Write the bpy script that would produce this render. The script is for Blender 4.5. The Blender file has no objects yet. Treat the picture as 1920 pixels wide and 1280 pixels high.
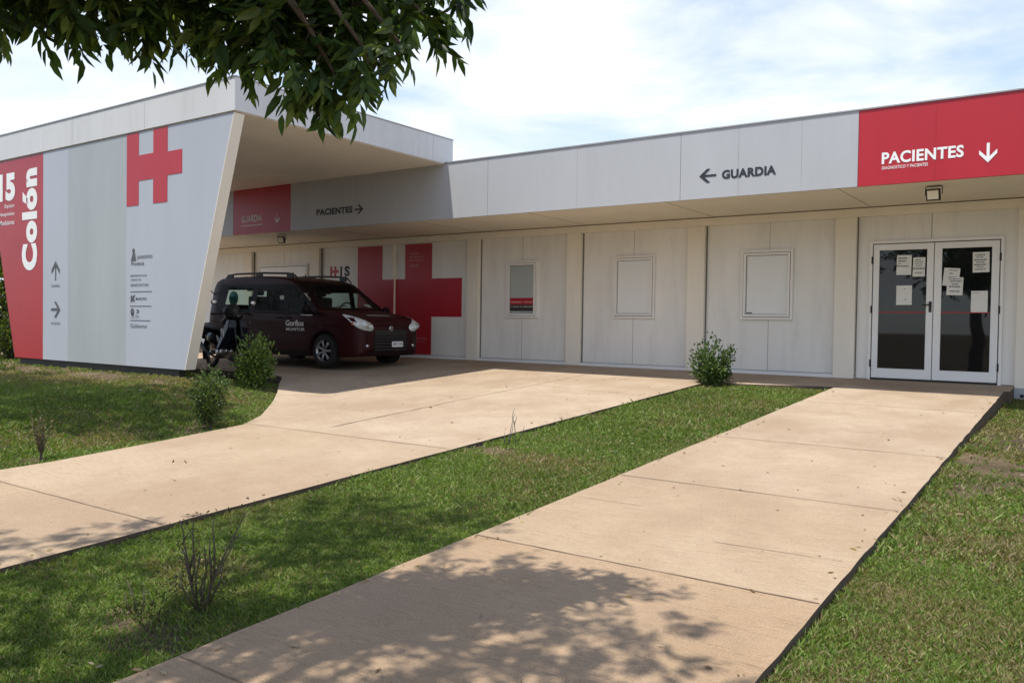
import bpy, bmesh, math, random
import numpy as np
from mathutils import Vector, Matrix

scene = bpy.context.scene
C = scene.collection
R = math.radians

# ------------------------------------------------------------------ camera
cam_d = bpy.data.cameras.new("camera")
cam = bpy.data.objects.new("camera", cam_d)
C.objects.link(cam)
_p, _r, _y = -2.2150098e-02, 1.49387234e-02, 6.15028384e-01
_F = Vector((-math.sin(_y) * math.cos(_p), math.cos(_y) * math.cos(_p), math.sin(_p)))
_Rt = Vector((math.cos(_y), math.sin(_y), 0))
_U = _Rt.cross(_F)
_X = math.cos(_r) * _Rt + math.sin(_r) * _U
_Yv = -math.sin(_r) * _Rt + math.cos(_r) * _U
_Z = -_F
cam.matrix_world = Matrix(((_X.x, _Yv.x, _Z.x, 0), (_X.y, _Yv.y, _Z.y, 0), (_X.z, _Yv.z, _Z.z, 0.78), (0, 0, 0, 1)))
cam_d.sensor_width = 36
cam_d.lens = 1559.925 / 1920 * 36
cam_d.clip_start = 0.05
cam_d.clip_end = 2000
scene.camera = cam

# ------------------------------------------------------------------ world, sun, exposure
SUN_SHIFT = (0.14, 0.29)                # ground shift of a shadow per metre of height
az = math.atan2(-SUN_SHIFT[0], -SUN_SHIFT[1])
el = math.atan2(1, math.hypot(*SUN_SHIFT))
world = bpy.data.worlds.new("World")
scene.world = world
world.use_nodes = True
wn, wl = world.node_tree.nodes, world.node_tree.links
wn.clear()
w_out = wn.new('ShaderNodeOutputWorld')
w_bg = wn.new('ShaderNodeBackground')
w_sky = wn.new('ShaderNodeTexSky')
w_sky.sky_type = 'NISHITA'
w_sky.sun_disc = False
w_sky.sun_elevation = el
w_sky.sun_rotation = az
w_sky.dust_density = 0.6
w_sky.ozone_density = 1.6
w_tc = wn.new('ShaderNodeTexCoord')
w_map = wn.new('ShaderNodeMapping')
w_map.inputs['Scale'].default_value = (1.6, 1.6, 4.6)
w_map.inputs['Rotation'].default_value = (0.05, 0.12, 0.5)
w_n = wn.new('ShaderNodeTexNoise')
w_n.inputs['Scale'].default_value = 2.2
w_n.inputs['Detail'].default_value = 7
w_n.inputs['Roughness'].default_value = 0.55
w_n.inputs['Distortion'].default_value = 0.35
w_ramp = wn.new('ShaderNodeValToRGB')
w_ramp.color_ramp.elements[0].position = 0.38
w_ramp.color_ramp.elements[0].color = (0.38, 0.38, 0.38, 1)
w_ramp.color_ramp.elements[1].position = 0.60
w_ramp.color_ramp.elements[1].color = (1, 1, 1, 1)
w_mix = wn.new('ShaderNodeMix')
w_mix.data_type = 'RGBA'
w_cl = wn.new('ShaderNodeRGB')
w_cl.outputs[0].default_value = (5.8, 6.1, 6.55, 1)      # sunlit cloud, in the units of the physical sky
wl.new(w_tc.outputs['Generated'], w_map.inputs['Vector'])
wl.new(w_map.outputs['Vector'], w_n.inputs['Vector'])
wl.new(w_n.outputs['Fac'], w_ramp.inputs['Fac'])
w_sep = wn.new('ShaderNodeSeparateXYZ')
w_el = wn.new('ShaderNodeMapRange')          # more cloud low in the sky, clearer overhead
w_el.inputs['From Min'].default_value = 0.38
w_el.inputs['From Max'].default_value = 0.75
w_el.inputs['To Min'].default_value = 1.0
w_el.inputs['To Max'].default_value = 0.5
w_mul = wn.new('ShaderNodeMath')
w_mul.operation = 'MULTIPLY'
wl.new(w_tc.outputs['Generated'], w_sep.inputs[0])
wl.new(w_sep.outputs['Z'], w_el.inputs['Value'])
wl.new(w_ramp.outputs['Color'], w_mul.inputs[0])
wl.new(w_el.outputs[0], w_mul.inputs[1])
wl.new(w_mul.outputs[0], w_mix.inputs[0])
w_tint = wn.new('ShaderNodeMix')
w_tint.data_type = 'RGBA'
w_tint.blend_type = 'MULTIPLY'
w_tint.inputs[0].default_value = 1.0
w_tint.inputs[7].default_value = (1.0, 1.12, 1.32, 1)
wl.new(w_sky.outputs['Color'], w_tint.inputs[6])
wl.new(w_tint.outputs[2], w_mix.inputs[6])
wl.new(w_cl.outputs[0], w_mix.inputs[7])
wl.new(w_mix.outputs[2], w_bg.inputs['Color'])
w_bg.inputs['Strength'].default_value = 0.125
wl.new(w_bg.outputs[0], w_out.inputs['Surface'])

sun_d = bpy.data.lights.new("sun", 'SUN')
sun_d.energy = 4.3
sun_d.angle = R(0.7)
sun_d.color = (1.0, 0.95, 0.87)
sun = bpy.data.objects.new("sun", sun_d)
C.objects.link(sun)
sun.rotation_euler = Vector((-SUN_SHIFT[0], -SUN_SHIFT[1], 1)).to_track_quat('Z', 'Y').to_euler()
sun.location = (-5, -10, 30)

vs = scene.view_settings
vs.view_transform = 'Standard'
vs.look = 'None'
vs.gamma = 1
vs.exposure = 0.53
vs.use_curve_mapping = False
scene.cycles.max_bounces = 8
scene.cycles.transparent_max_bounces = 8

# ------------------------------------------------------------------ materials
def nodes_of(name):
    m = bpy.data.materials.new(name)
    m.use_nodes = True
    nt = m.node_tree
    return m, nt, nt.nodes['Principled BSDF']

def tex_noise(nt, scale, detail=4, rough=0.55, vec_scale=(1, 1, 1), coord='Object'):
    tc = nt.nodes.new('ShaderNodeTexCoord')
    mp = nt.nodes.new('ShaderNodeMapping')
    mp.inputs['Scale'].default_value = vec_scale
    n = nt.nodes.new('ShaderNodeTexNoise')
    n.inputs['Scale'].default_value = scale
    n.inputs['Detail'].default_value = detail
    n.inputs['Roughness'].default_value = rough
    nt.links.new(tc.outputs[coord], mp.inputs['Vector'])
    nt.links.new(mp.outputs['Vector'], n.inputs['Vector'])
    return n

def ramp(nt, src, stops):
    r = nt.nodes.new('ShaderNodeValToRGB')
    cr = r.color_ramp
    while len(cr.elements) < len(stops):
        cr.elements.new(0.5)
    for e, (p, c) in zip(cr.elements, stops):
        e.position = p
        e.color = (*c, 1) if len(c) == 3 else c
    nt.links.new(src, r.inputs['Fac'])
    return r

def mixc(nt, fac, a, b, mode='MIX'):
    m = nt.nodes.new('ShaderNodeMix')
    m.data_type = 'RGBA'
    m.blend_type = mode
    for i, v in ((0, fac), (6, a), (7, b)):
        if hasattr(v, 'is_linked') or hasattr(v, 'links'):
            nt.links.new(v, m.inputs[i])
        elif i == 0:
            m.inputs[0].default_value = v
        else:
            m.inputs[i].default_value = (*v, 1)
    return m.outputs[2]

def bump(nt, bsdf, src, strength=0.1, dist=0.01):
    b = nt.nodes.new('ShaderNodeBump')
    b.inputs['Strength'].default_value = strength
    b.inputs['Distance'].default_value = dist
    nt.links.new(src, b.inputs['Height'])
    nt.links.new(b.outputs['Normal'], bsdf.inputs['Normal'])

def paint(name, col, rough=0.5, var=0.06, scale=1.3, dirt=0.0, bumpv=0.03, metal=0.0, coat=0.0, streak=False):
    m, nt, b = nodes_of(name)
    n = tex_noise(nt, scale, 5, 0.6, (1, 1, 0.25) if streak else (1, 1, 1))
    lo = tuple(c * (1 - var) for c in col)
    hi = tuple(min(1, c * (1 + var)) for c in col)
    r = ramp(nt, n.outputs['Fac'], [(0.3, lo), (0.7, hi)])
    out = r.outputs['Color']
    if dirt > 0:
        n2 = tex_noise(nt, 6, 6, 0.7, (1, 1, 0.18))
        r2 = ramp(nt, n2.outputs['Fac'], [(0.48, (0, 0, 0)), (0.78, (dirt, dirt, dirt))])
        out = mixc(nt, r2.outputs['Color'], out, tuple(c * 0.55 for c in col))
    nt.links.new(out, b.inputs['Base Color'])
    b.inputs['Roughness'].default_value = rough
    b.inputs['Metallic'].default_value = metal
    b.inputs['Coat Weight'].default_value = coat
    if bumpv > 0:
        n3 = tex_noise(nt, 35, 3)
        bump(nt, b, n3.outputs['Fac'], bumpv, 0.01)
    return m

M = {}
M['panel'] = paint('panel_paint', (0.8, 0.785, 0.745), 0.5, 0.06, 1.1, dirt=0.28, streak=True)
M['fascia'] = paint('fascia_paint', (0.42, 0.435, 0.455), 0.45, 0.05, 0.9, dirt=0.14, streak=True)
M['cream'] = paint('cream_paint', (0.82, 0.77, 0.67), 0.5, 0.05, 1.5, dirt=0.12, streak=True)
M['soffit'] = paint('soffit_paint', (0.8, 0.74, 0.62), 0.6, 0.06, 0.8, dirt=0.05)
M['soffit_canopy'] = paint('canopy_soffit_paint', (0.8, 0.765, 0.7), 0.6, 0.06, 0.8, dirt=0.05)
M['canopy_white'] = paint('canopy_paint', (0.6, 0.605, 0.61), 0.45, 0.06, 0.8, dirt=0.3, streak=True)
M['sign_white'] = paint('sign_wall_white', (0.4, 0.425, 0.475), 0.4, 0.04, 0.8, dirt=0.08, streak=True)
M['sign_grey'] = paint('sign_wall_grey', (0.345, 0.375, 0.385), 0.4, 0.08, 1.0, dirt=0.15, streak=True)
M['red'] = paint('sign_red', (0.42, 0.013, 0.026), 0.42, 0.06, 1.2, dirt=0.1, streak=True)
M['red_canopy'] = paint('sign_wall_red', (0.36, 0.011, 0.016), 0.4, 0.1, 0.9, dirt=0.1)
M['lettering_white'] = paint('lettering_white', (0.82, 0.82, 0.81), 0.5, 0.02, 3, bumpv=0)
M['lettering_dark'] = paint('lettering_dark', (0.022, 0.024, 0.035), 0.5, 0.05, 3, bumpv=0)
M['lettering_grey'] = paint('lettering_grey', (0.075, 0.08, 0.09), 0.5, 0.1, 3, bumpv=0)
M['lettering_pink'] = paint('lettering_pale_red', (0.55, 0.25, 0.25), 0.5, 0.1, 3, bumpv=0)
M['cap'] = paint('metal_cap', (0.36, 0.37, 0.38), 0.4, 0.1, 3, metal=0.3)
M['seam'] = paint('seam', (0.16, 0.155, 0.15), 0.7, 0.2, 3, bumpv=0)
M['seam_soft'] = paint('seam_soft', (0.34, 0.34, 0.335), 0.7, 0.2, 3, bumpv=0)
M['plinth'] = paint('plinth_dark', (0.035, 0.033, 0.03), 0.8, 0.3, 3)
M['alu'] = paint('white_aluminium', (0.8, 0.8, 0.79), 0.38, 0.03, 2)
M['trim'] = paint('cream_trim', (0.82, 0.8, 0.77), 0.45, 0.04, 2)
M['shutter'] = paint('pane_white', (0.8, 0.81, 0.8), 0.3, 0.03, 1.5, dirt=0.06)
M['shutter_grey'] = paint('pane_grey', (0.44, 0.48, 0.47), 0.2, 0.06, 1.5, dirt=0.08)
M['black'] = paint('black_plastic', (0.012, 0.012, 0.013), 0.45, 0.2, 5)
M['rubber'] = paint('tyre_rubber', (0.014, 0.014, 0.014), 0.85, 0.2, 10)
M['chrome'] = paint('brushed_metal', (0.55, 0.55, 0.56), 0.25, 0.05, 5, metal=0.9, bumpv=0)
M['rim'] = paint('alloy_rim', (0.42, 0.43, 0.44), 0.35, 0.05, 5, metal=0.7, bumpv=0)
M['paper'] = paint('paper', (0.74, 0.74, 0.70), 0.8, 0.03, 8, bumpv=0.02)
M['lens'] = paint('lamp_lens', (0.85, 0.8, 0.66), 0.3, 0.03, 8)
M['plate'] = paint('plate_white', (0.75, 0.75, 0.75), 0.4, 0.03, 8)
M['headlight'] = paint('headlight_lens', (0.6, 0.64, 0.64), 0.12, 0.25, 14, bumpv=0, coat=1.0)
M['van'] = paint('van_maroon_paint', (0.03, 0.0025, 0.0045), 0.5, 0.08, 1.5, bumpv=0, coat=0.06)
M['van'].node_tree.nodes['Principled BSDF'].inputs['Specular IOR Level'].default_value = 0.22
M['van_trim'] = paint('van_dark_trim', (0.01, 0.005, 0.006), 0.5, 0.1, 4)
M['moto_blue'] = paint('motorbike_dark_paint', (0.010, 0.012, 0.022), 0.3, 0.1, 4, coat=0.6, bumpv=0)
M['seat_black'] = paint('seat_vinyl', (0.02, 0.02, 0.021), 0.6, 0.15, 10)
M['bark'] = paint('bark', (0.10, 0.075, 0.055), 0.9, 0.3, 14, bumpv=0.4)
M['twig'] = paint('twig_bark', (0.09, 0.07, 0.055), 0.9, 0.3, 20, bumpv=0.1)
M['twig_grey'] = paint('twig_grey', (0.16, 0.15, 0.13), 0.9, 0.3, 20, bumpv=0.1)
M['amber'] = paint('amber_lens', (0.4, 0.1, 0.02), 0.2, 0.1, 8)
M['white_plastic'] = paint('white_plastic', (0.6, 0.6, 0.6), 0.4, 0.05, 8)

def glass_dark(name, col=(0.006, 0.007, 0.008), rough=0.02, spec=0.5):
    m, nt, b = nodes_of(name)
    n = tex_noise(nt, 3, 2)
    r = ramp(nt, n.outputs['Fac'], [(0.3, col), (0.7, tuple(c * 1.5 for c in col))])
    nt.links.new(r.outputs['Color'], b.inputs['Base Color'])
    b.inputs['Roughness'].default_value = rough
    b.inputs['Specular IOR Level'].default_value = spec
    return m
def tinted_glass(name, col, clear):
    m, nt, b = nodes_of(name)
    n = tex_noise(nt, 2, 2)
    r = ramp(nt, n.outputs['Fac'], [(0.3, tuple(c * clear for c in col)), (0.7, tuple(min(1, c * clear * 1.1) for c in col))])
    tr = nt.nodes.new('ShaderNodeBsdfTransparent')
    nt.links.new(r.outputs['Color'], tr.inputs['Color'])
    gl = nt.nodes.new('ShaderNodeBsdfGlossy')
    gl.inputs['Roughness'].default_value = 0.03
    fr = nt.nodes.new('ShaderNodeFresnel')
    fr.inputs['IOR'].default_value = 1.12
    ms = nt.nodes.new('ShaderNodeMixShader')
    nt.links.new(fr.outputs[0], ms.inputs[0])
    nt.links.new(tr.outputs[0], ms.inputs[1])
    nt.links.new(gl.outputs[0], ms.inputs[2])
    nt.links.new(ms.outputs[0], nt.nodes['Material Output'].inputs['Surface'])
    return m
M['pane_clear'] = tinted_glass('windscreen_tint', (0.85, 0.95, 0.90), 0.92)
M['pane_dark'] = tinted_glass('side_window_tint', (0.75, 0.92, 0.88), 0.88)
M['teal'] = paint('teal_sunshade', (0.02, 0.16, 0.14), 0.7, 0.1, 5, bumpv=0)
M['moto_blue'].node_tree.nodes['Principled BSDF'].inputs['Specular IOR Level'].default_value = 0.25
M['moto_blue'].node_tree.nodes['Principled BSDF'].inputs['Coat Weight'].default_value = 0.1
M['van_trim'].node_tree.nodes['Principled BSDF'].inputs['Specular IOR Level'].default_value = 0.15
M['door_glass'] = glass_dark('door_glass')
M['van_glass'] = glass_dark('van_glass', (0.007, 0.009, 0.009), 0.03)
M['ws_glass'] = glass_dark('windscreen_glass', (0.03, 0.036, 0.034), 0.04)

def concrete(name, stops):
    m, nt, b = nodes_of(name)
    base = ramp(nt, tex_noise(nt, 0.9, 6, 0.65).outputs['Fac'], [(0.25, (0.325, 0.25, 0.172)), (0.5, (0.385, 0.305, 0.222)), (0.78, (0.42, 0.342, 0.256))])
    # broom finish running along the slab joints
    br = tex_noise(nt, 14, 6, 0.75, (0.5, 5.0, 1))
    brr = ramp(nt, br.outputs['Fac'], [(0.28, (0.66, 0.62, 0.58)), (0.50, (1, 1, 1))])
    c = mixc(nt, 0.9, base.outputs['Color'], brr.outputs['Color'], 'MULTIPLY')
    # foreground darkening put into the colour: bays step browner towards the camera
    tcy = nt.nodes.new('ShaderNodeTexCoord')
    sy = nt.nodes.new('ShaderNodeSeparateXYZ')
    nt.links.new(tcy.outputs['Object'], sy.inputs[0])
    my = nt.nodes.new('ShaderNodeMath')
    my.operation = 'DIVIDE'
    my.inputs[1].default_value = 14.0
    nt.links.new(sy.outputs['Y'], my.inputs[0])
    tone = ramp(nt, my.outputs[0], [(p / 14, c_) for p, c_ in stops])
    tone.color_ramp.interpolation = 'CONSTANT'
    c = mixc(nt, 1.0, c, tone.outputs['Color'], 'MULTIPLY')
    # stains
    st = tex_noise(nt, 2.1, 7, 0.7, (0.5, 1.4, 1))
    sr = ramp(nt, st.outputs['Fac'], [(0.55, (0, 0, 0)), (0.74, (0.6, 0.6, 0.6))])
    c = mixc(nt, sr.outputs['Color'], c, (0.30, 0.215, 0.15))
    # broad damp patches and wear, and faint tyre tracks along the drive
    wn_ = tex_noise(nt, 0.55, 7, 0.72, (1, .8, 1))
    wr_ = ramp(nt, wn_.outputs['Fac'], [(0.42, (0, 0, 0)), (0.60, (0.75, 0.75, 0.75))])
    c = mixc(nt, wr_.outputs['Color'], c, (0.28, 0.20, 0.132))
    ag = tex_noise(nt, 120, 3, 0.7)
    agr = ramp(nt, ag.outputs['Fac'], [(0.35, (0.80, 0.80, 0.80)), (0.65, (1.14, 1.14, 1.14))])
    c = mixc(nt, 1.0, c, agr.outputs['Color'], 'MULTIPLY')
    sp = tex_noise(nt, 42, 2, 0.5)
    spr = ramp(nt, sp.outputs['Fac'], [(0.70, (0, 0, 0)), (0.76, (0.5, 0.5, 0.5))])
    c = mixc(nt, spr.outputs['Color'], c, (0.22, 0.16, 0.11))
    nt.links.new(c, b.inputs['Base Color'])
    b.inputs['Roughness'].default_value = 0.85
    b.inputs['Specular IOR Level'].default_value = 0.25
    fine = tex_noise(nt, 16, 6, 0.75, (0.35, 4.5, 1))
    bump(nt, b, fine.outputs['Fac'], 0.8, 0.008)
    return m
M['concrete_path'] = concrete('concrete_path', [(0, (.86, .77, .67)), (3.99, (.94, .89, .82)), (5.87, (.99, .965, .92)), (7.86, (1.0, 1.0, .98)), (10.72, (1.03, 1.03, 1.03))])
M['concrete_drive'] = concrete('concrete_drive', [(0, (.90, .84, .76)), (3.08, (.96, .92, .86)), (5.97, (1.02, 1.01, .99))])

def soil():
    m, nt, b = nodes_of('soil')
    a = ramp(nt, tex_noise(nt, 1.1, 6, 0.65).outputs['Fac'], [(0.35, (0.070, 0.055, 0.034)), (0.5, (0.105, 0.080, 0.048)), (0.68, (0.17, 0.125, 0.078))])
    f = ramp(nt, tex_noise(nt, 30, 5, 0.7).outputs['Fac'], [(0.3, (0.55, 0.55, 0.55)), (0.7, (1.25, 1.25, 1.25))])
    c = mixc(nt, 1.0, a.outputs['Color'], f.outputs['Color'], 'MULTIPLY')
    nt.links.new(c, b.inputs['Base Color'])
    b.inputs['Roughness'].default_value = 0.95
    b.inputs['Specular IOR Level'].default_value = 0.1
    bump(nt, b, tex_noise(nt, 40, 5, 0.7).outputs['Fac'], 0.8, 0.02)
    return m
M['soil'] = soil()
M['joint'] = paint('joint_fill', (0.17, 0.12, 0.08), 0.95, 0.3, 8, bumpv=0)
M['concrete_side'] = paint('concrete_side', (0.085, 0.062, 0.045), 0.9, 0.25, 6, dirt=0.4)

def leafy(name, rough=0.45, trans=0.35, spec=0.4):
    """Leaf material: colour comes from the per-leaf attribute 'tint'."""
    m, nt, b = nodes_of(name)
    at = nt.nodes.new('ShaderNodeAttribute')
    at.attribute_name = 'tint'
    n = tex_noise(nt, 25, 2)
    v = ramp(nt, n.outputs['Fac'], [(0.3, (0.8, 0.8, 0.8)), (0.7, (1.15, 1.15, 1.15))])
    col = mixc(nt, 1.0, at.outputs['Color'], v.outputs['Color'], 'MULTIPLY')
    nt.links.new(col, b.inputs['Base Color'])
    b.inputs['Roughness'].default_value = rough
    b.inputs['Specular IOR Level'].default_value = spec
    tr = nt.nodes.new('ShaderNodeBsdfTranslucent')
    tc = mixc(nt, 1.0, col, (1.5, 1.7, 0.6), 'MULTIPLY')
    nt.links.new(tc, tr.inputs['Color'])
    ms = nt.nodes.new('ShaderNodeMixShader')
    ms.inputs[0].default_value = trans
    nt.links.new(b.outputs[0], ms.inputs[1])
    nt.links.new(tr.outputs[0], ms.inputs[2])
    nt.links.new(ms.outputs[0], nt.nodes['Material Output'].inputs['Surface'])
    return m
M['leaf'] = leafy('leaf', 0.5, 0.42, 0.35)
M['leaf_gloss'] = leafy('leaf_glossy', 0.5, 0.3, 0.3)
M['grass'] = leafy('grass_blade', 0.6, 0.3, 0.2)

# ------------------------------------------------------------------ mesh helpers
class MB:
    def __init__(s):
        s.v, s.f, s.mi, s.sm = [], [], [], []
    def add(s, verts, faces, mi=0, smooth=False):
        o = len(s.v)
        s.v += [tuple(p) for p in verts]
        s.f += [tuple(i + o for i in f) for f in faces]
        s.mi += [mi] * len(faces)
        s.sm += [smooth] * len(faces)
        return s
    def box(s, x0, x1, y0, y1, z0, z1, mi=0):
        v = [(x0, y0, z0), (x1, y0, z0), (x1, y1, z0), (x0, y1, z0), (x0, y0, z1), (x1, y0, z1), (x1, y1, z1), (x0, y1, z1)]
        return s.add(v, [(0, 3, 2, 1), (4, 5, 6, 7), (0, 1, 5, 4), (1, 2, 6, 5), (2, 3, 7, 6), (3, 0, 4, 7)], mi)
    def prism_y(s, pts, y0, y1, mi=0):
        """polygon given in (x, z), counter-clockwise as seen from -Y, extruded y0 -> y1"""
        n = len(pts)
        v = [(x, y0, z) for x, z in pts] + [(x, y1, z) for x, z in pts]
        f = [tuple(range(n)), tuple(range(2 * n - 1, n - 1, -1))]
        f += [(i + n, (i + 1) % n + n, (i + 1) % n, i) for i in range(n)]
        return s.add(v, f, mi)
    def prism_z(s, pts, zf, depth, mi=0):
        """polygon in (x, y) counter-clockwise from above; top at zf(x, y)"""
        n = len(pts)
        v = [(x, y, zf(x, y)) for x, y in pts] + [(x, y, zf(x, y) - depth) for x, y in pts]
        f = [tuple(range(n)), tuple(range(2 * n - 1, n - 1, -1))]
        f += [(i + n, (i + 1) % n + n, (i + 1) % n, i) for i in range(n)]
        return s.add(v, f, mi)
    def tube(s, pts, rad, seg=8, mi=0, smooth=True, cap=True):
        pts = [Vector(p) for p in pts]
        n = len(pts)
        rads = rad if isinstance(rad, (list, tuple)) else [rad] * n
        vs_, fs = [], []
        up = Vector((0, 0, 1))
        prev = None
        for i, p in enumerate(pts):
            d = (pts[min(i + 1, n - 1)] - pts[max(i - 1, 0)])
            d = d.normalized() if d.length > 1e-9 else Vector((0, 0, 1))
            a = prev if prev is not None else (up if abs(d.z) < 0.9 else Vector((1, 0, 0)))
            a = (a - d * a.dot(d))
            a = a.normalized() if a.length > 1e-6 else d.orthogonal().normalized()
            prev = a
            b = d.cross(a)
            for k in range(seg):
                t = 2 * math.pi * k / seg
                vs_.append(p + (a * math.cos(t) + b * math.sin(t)) * rads[i])
        for i in range(n - 1):
            for k in range(seg):
                k2 = (k + 1) % seg
                fs.append((i * seg + k, i * seg + k2, (i + 1) * seg + k2, (i + 1) * seg + k))
        if cap:
            fs.append(tuple(range(seg - 1, -1, -1)))
            fs.append(tuple((n - 1) * seg + k for k in range(seg)))
        return s.add(vs_, fs, mi, smooth)
    def lathe(s, c, prof, seg=24, mi=0, axis='Y', smooth=True):
        """prof: list of (radius, offset along the axis)"""
        vs_, fs = [], []
        for r, o in prof:
            for k in range(seg):
                t = 2 * math.pi * k / seg
                a, b = r * math.cos(t), r * math.sin(t)
                vs_.append({'Y': (c[0] + a, c[1] + o, c[2] + b), 'X': (c[0] + o, c[1] + a, c[2] + b), 'Z': (c[0] + a, c[1] + b, c[2] + o)}[axis])
        for i in range(len(prof) - 1):
            for k in range(seg):
                k2 = (k + 1) % seg
                fs.append((i * seg + k, i * seg + k2, (i + 1) * seg + k2, (i + 1) * seg + k))
        return s.add(vs_, fs, mi, smooth)
    def ellipsoid(s, c, r, seg=16, rings=10, mi=0, rot=None):
        vs_, fs = [], []
        for i in range(rings + 1):
            ph = math.pi * i / rings
            for k in range(seg):
                t = 2 * math.pi * k / seg
                p = Vector((r[0] * math.sin(ph) * math.cos(t), r[1] * math.sin(ph) * math.sin(t), r[2] * math.cos(ph)))
                if rot is not None:
                    p = rot @ p
                vs_.append(p + Vector(c))
        for i in range(rings):
            for k in range(seg):
                k2 = (k + 1) % seg
                fs.append((i * seg + k, (i + 1) * seg + k, (i + 1) * seg + k2, i * seg + k2))
        return s.add(vs_, fs, mi, True)

def wloc(o):
    p = Vector((0, 0, 0))
    while o is not None:
        p += o.location
        o = o.parent
    return p

def obj(name, mb, mats, parent=None, local=False, bevel=0.0):
    """links mb as ONE mesh object; coordinates are world ones unless local"""
    me = bpy.data.meshes.new(name)
    off = Vector((0, 0, 0)) if (local or parent is None) else wloc(parent)
    me.from_pydata([tuple(Vector(p) - off) for p in mb.v], [], mb.f)
    mats = mats if isinstance(mats, (list, tuple)) else [mats]
    for m in mats:
        me.materials.append(M[m] if isinstance(m, str) else m)
    me.polygons.foreach_set('material_index', mb.mi)
    me.polygons.foreach_set('use_smooth', mb.sm)
    me.update()
    o = bpy.data.objects.new(name, me)
    C.objects.link(o)
    o.parent = parent
    if bevel > 0:
        bv = o.modifiers.new('bevel', 'BEVEL')
        bv.width = bevel
        bv.segments = 2
        bv.limit_method = 'ANGLE'
    return o

def tag(o, label=None, cat=None, group=None, kind=None):
    for k, v in (('label', label), ('category', cat), ('group', group), ('kind', kind)):
        if v:
            o[k] = v
    return o

def thing(name, label, cat, loc=(0, 0, 0), rz=0, group=None):
    o = bpy.data.objects.new(name, None)
    o.empty_display_size = 0.2
    C.objects.link(o)
    o.location = loc
    o.rotation_euler = (0, 0, rz)
    return tag(o, label, cat, group)

def anchor(name, mb, mats, loc, label, cat, group=None, **kw):
    """a thing that is one mesh, origin at loc; world coordinates in mb"""
    mb.v = [(p[0] - loc[0], p[1] - loc[1], p[2] - loc[2]) for p in mb.v]
    o = obj(name, mb, mats, None, **kw)
    o.location = loc
    return tag(o, label, cat, group)

_dg = None
def text_flat(s, bold=0.0, spacing=1.0):
    """list of 2-D verts and faces of a word, normalised to its bounding box"""
    cu = bpy.data.curves.new('t', 'FONT')
    cu.body = s
    cu.offset = bold
    cu.space_character = spacing
    cu.resolution_u = 4
    o = bpy.data.objects.new('t', cu)
    C.objects.link(o)
    bpy.context.view_layer.update()
    dg = bpy.context.evaluated_depsgraph_get()
    me = bpy.data.meshes.new_from_object(o.evaluated_get(dg))
    vs_ = [(v.co.x, v.co.y) for v in me.vertices]
    fs = [tuple(p.vertices) for p in me.polygons]
    bpy.data.objects.remove(o)
    bpy.data.curves.remove(cu)
    bpy.data.meshes.remove(me)
    x0, x1 = min(v[0] for v in vs_), max(v[0] for v in vs_)
    y0, y1 = min(v[1] for v in vs_), max(v[1] for v in vs_)
    return [((v[0] - x0) / (x1 - x0), (v[1] - y0) / (y1 - y0)) for v in vs_], fs

class Pieces:
    """every word, arrow or emblem added becomes a part of its own"""
    def __init__(s, parent, mats):
        s.parent, s.mats = parent, mats
    def put(s, name, mb):
        m = s.mats
        if isinstance(m, (list, tuple)) and len(set(mb.mi)) == 1:
            m = m[mb.mi[0]]
            mb.mi = [0] * len(mb.mi)
        return obj(name, mb, m, s.parent)

def word(mb, s, x0, x1, z0, z1, y, bold=0.02, mi=0, rot=False, spacing=1.05):
    if isinstance(mb, Pieces):
        q = MB(); word(q, s, x0, x1, z0, z1, y, bold, mi, rot, spacing)
        return mb.put('lettering', q)
    vs_, fs = text_flat(s, bold, spacing)
    if not rot:
        v = [(x0 + a * (x1 - x0), y, z0 + b * (z1 - z0)) for a, b in vs_]
    else:   # reading upwards
        v = [(x1 - b * (x1 - x0), y, z0 + a * (z1 - z0)) for a, b in vs_]
    return mb.add(v, fs, mi)

def poly(mb, pts, y, mi=0):
    return mb.add([(x, y, z) for x, z in pts], [tuple(range(len(pts)))], mi)

def arrow(mb, cx, cz, w, h, direction, y, t=0.3, mi=0):
    """arrow with a shaft and a chevron head; drawn pointing up, then turned"""
    if isinstance(mb, Pieces):
        q = MB(); arrow(q, cx, cz, w, h, direction, y, t, mi)
        return mb.put('arrow', q)
    shaft = [(-t * .5, -1), (t * .5, -1), (t * .5, .55), (-t * .5, .55)]
    hd = [(0, 1), (-.95, .1), (-.95, -.32), (0, .52)]
    hd2 = [(0, 1), (0, .52), (.95, -.32), (.95, .1)]
    for k, pl in enumerate((shaft, hd, hd2)):
        out = []
        for a, b in pl:
            if direction == 'up': p = (a, b)
            elif direction == 'down': p = (-a, -b)
            elif direction == 'left': p = (-b, a)
            else: p = (b, -a)
            out.append((cx + p[0] * w / 2, cz + p[1] * h / 2))
        poly(mb, out, y - 0.0006 * k, mi)

rng = np.random.default_rng(7)
random.seed(7)

def sstep(a, b, x):
    t = np.clip((np.asarray(x, float) - a) / (b - a), 0, 1)
    return t * t * (3 - 2 * t)

def vnoise(x, y, s, seed=0):
    """smooth value noise, numpy"""
    x = np.asarray(x, float) * s + seed * 17.3
    y = np.asarray(y, float) * s + seed * 9.1
    xi, yi = np.floor(x), np.floor(y)
    fx, fy = x - xi, y - yi
    fx, fy = fx * fx * (3 - 2 * fx), fy * fy * (3 - 2 * fy)
    def h(a, b):
        t = np.sin(a * 127.1 + b * 311.7 + seed * 13.7) * 43758.5453
        return t - np.floor(t)
    return (h(xi, yi) * (1 - fx) + h(xi + 1, yi) * fx) * (1 - fy) + (h(xi, yi + 1) * (1 - fx) + h(xi + 1, yi + 1) * fx) * fy

# ------------------------------------------------------------------ terrain
SL = 0.053
YW = 13.6          # wall of the hospital
def zg(y):
    return -SL * (YW - np.clip(y, -14, YW))

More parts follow.
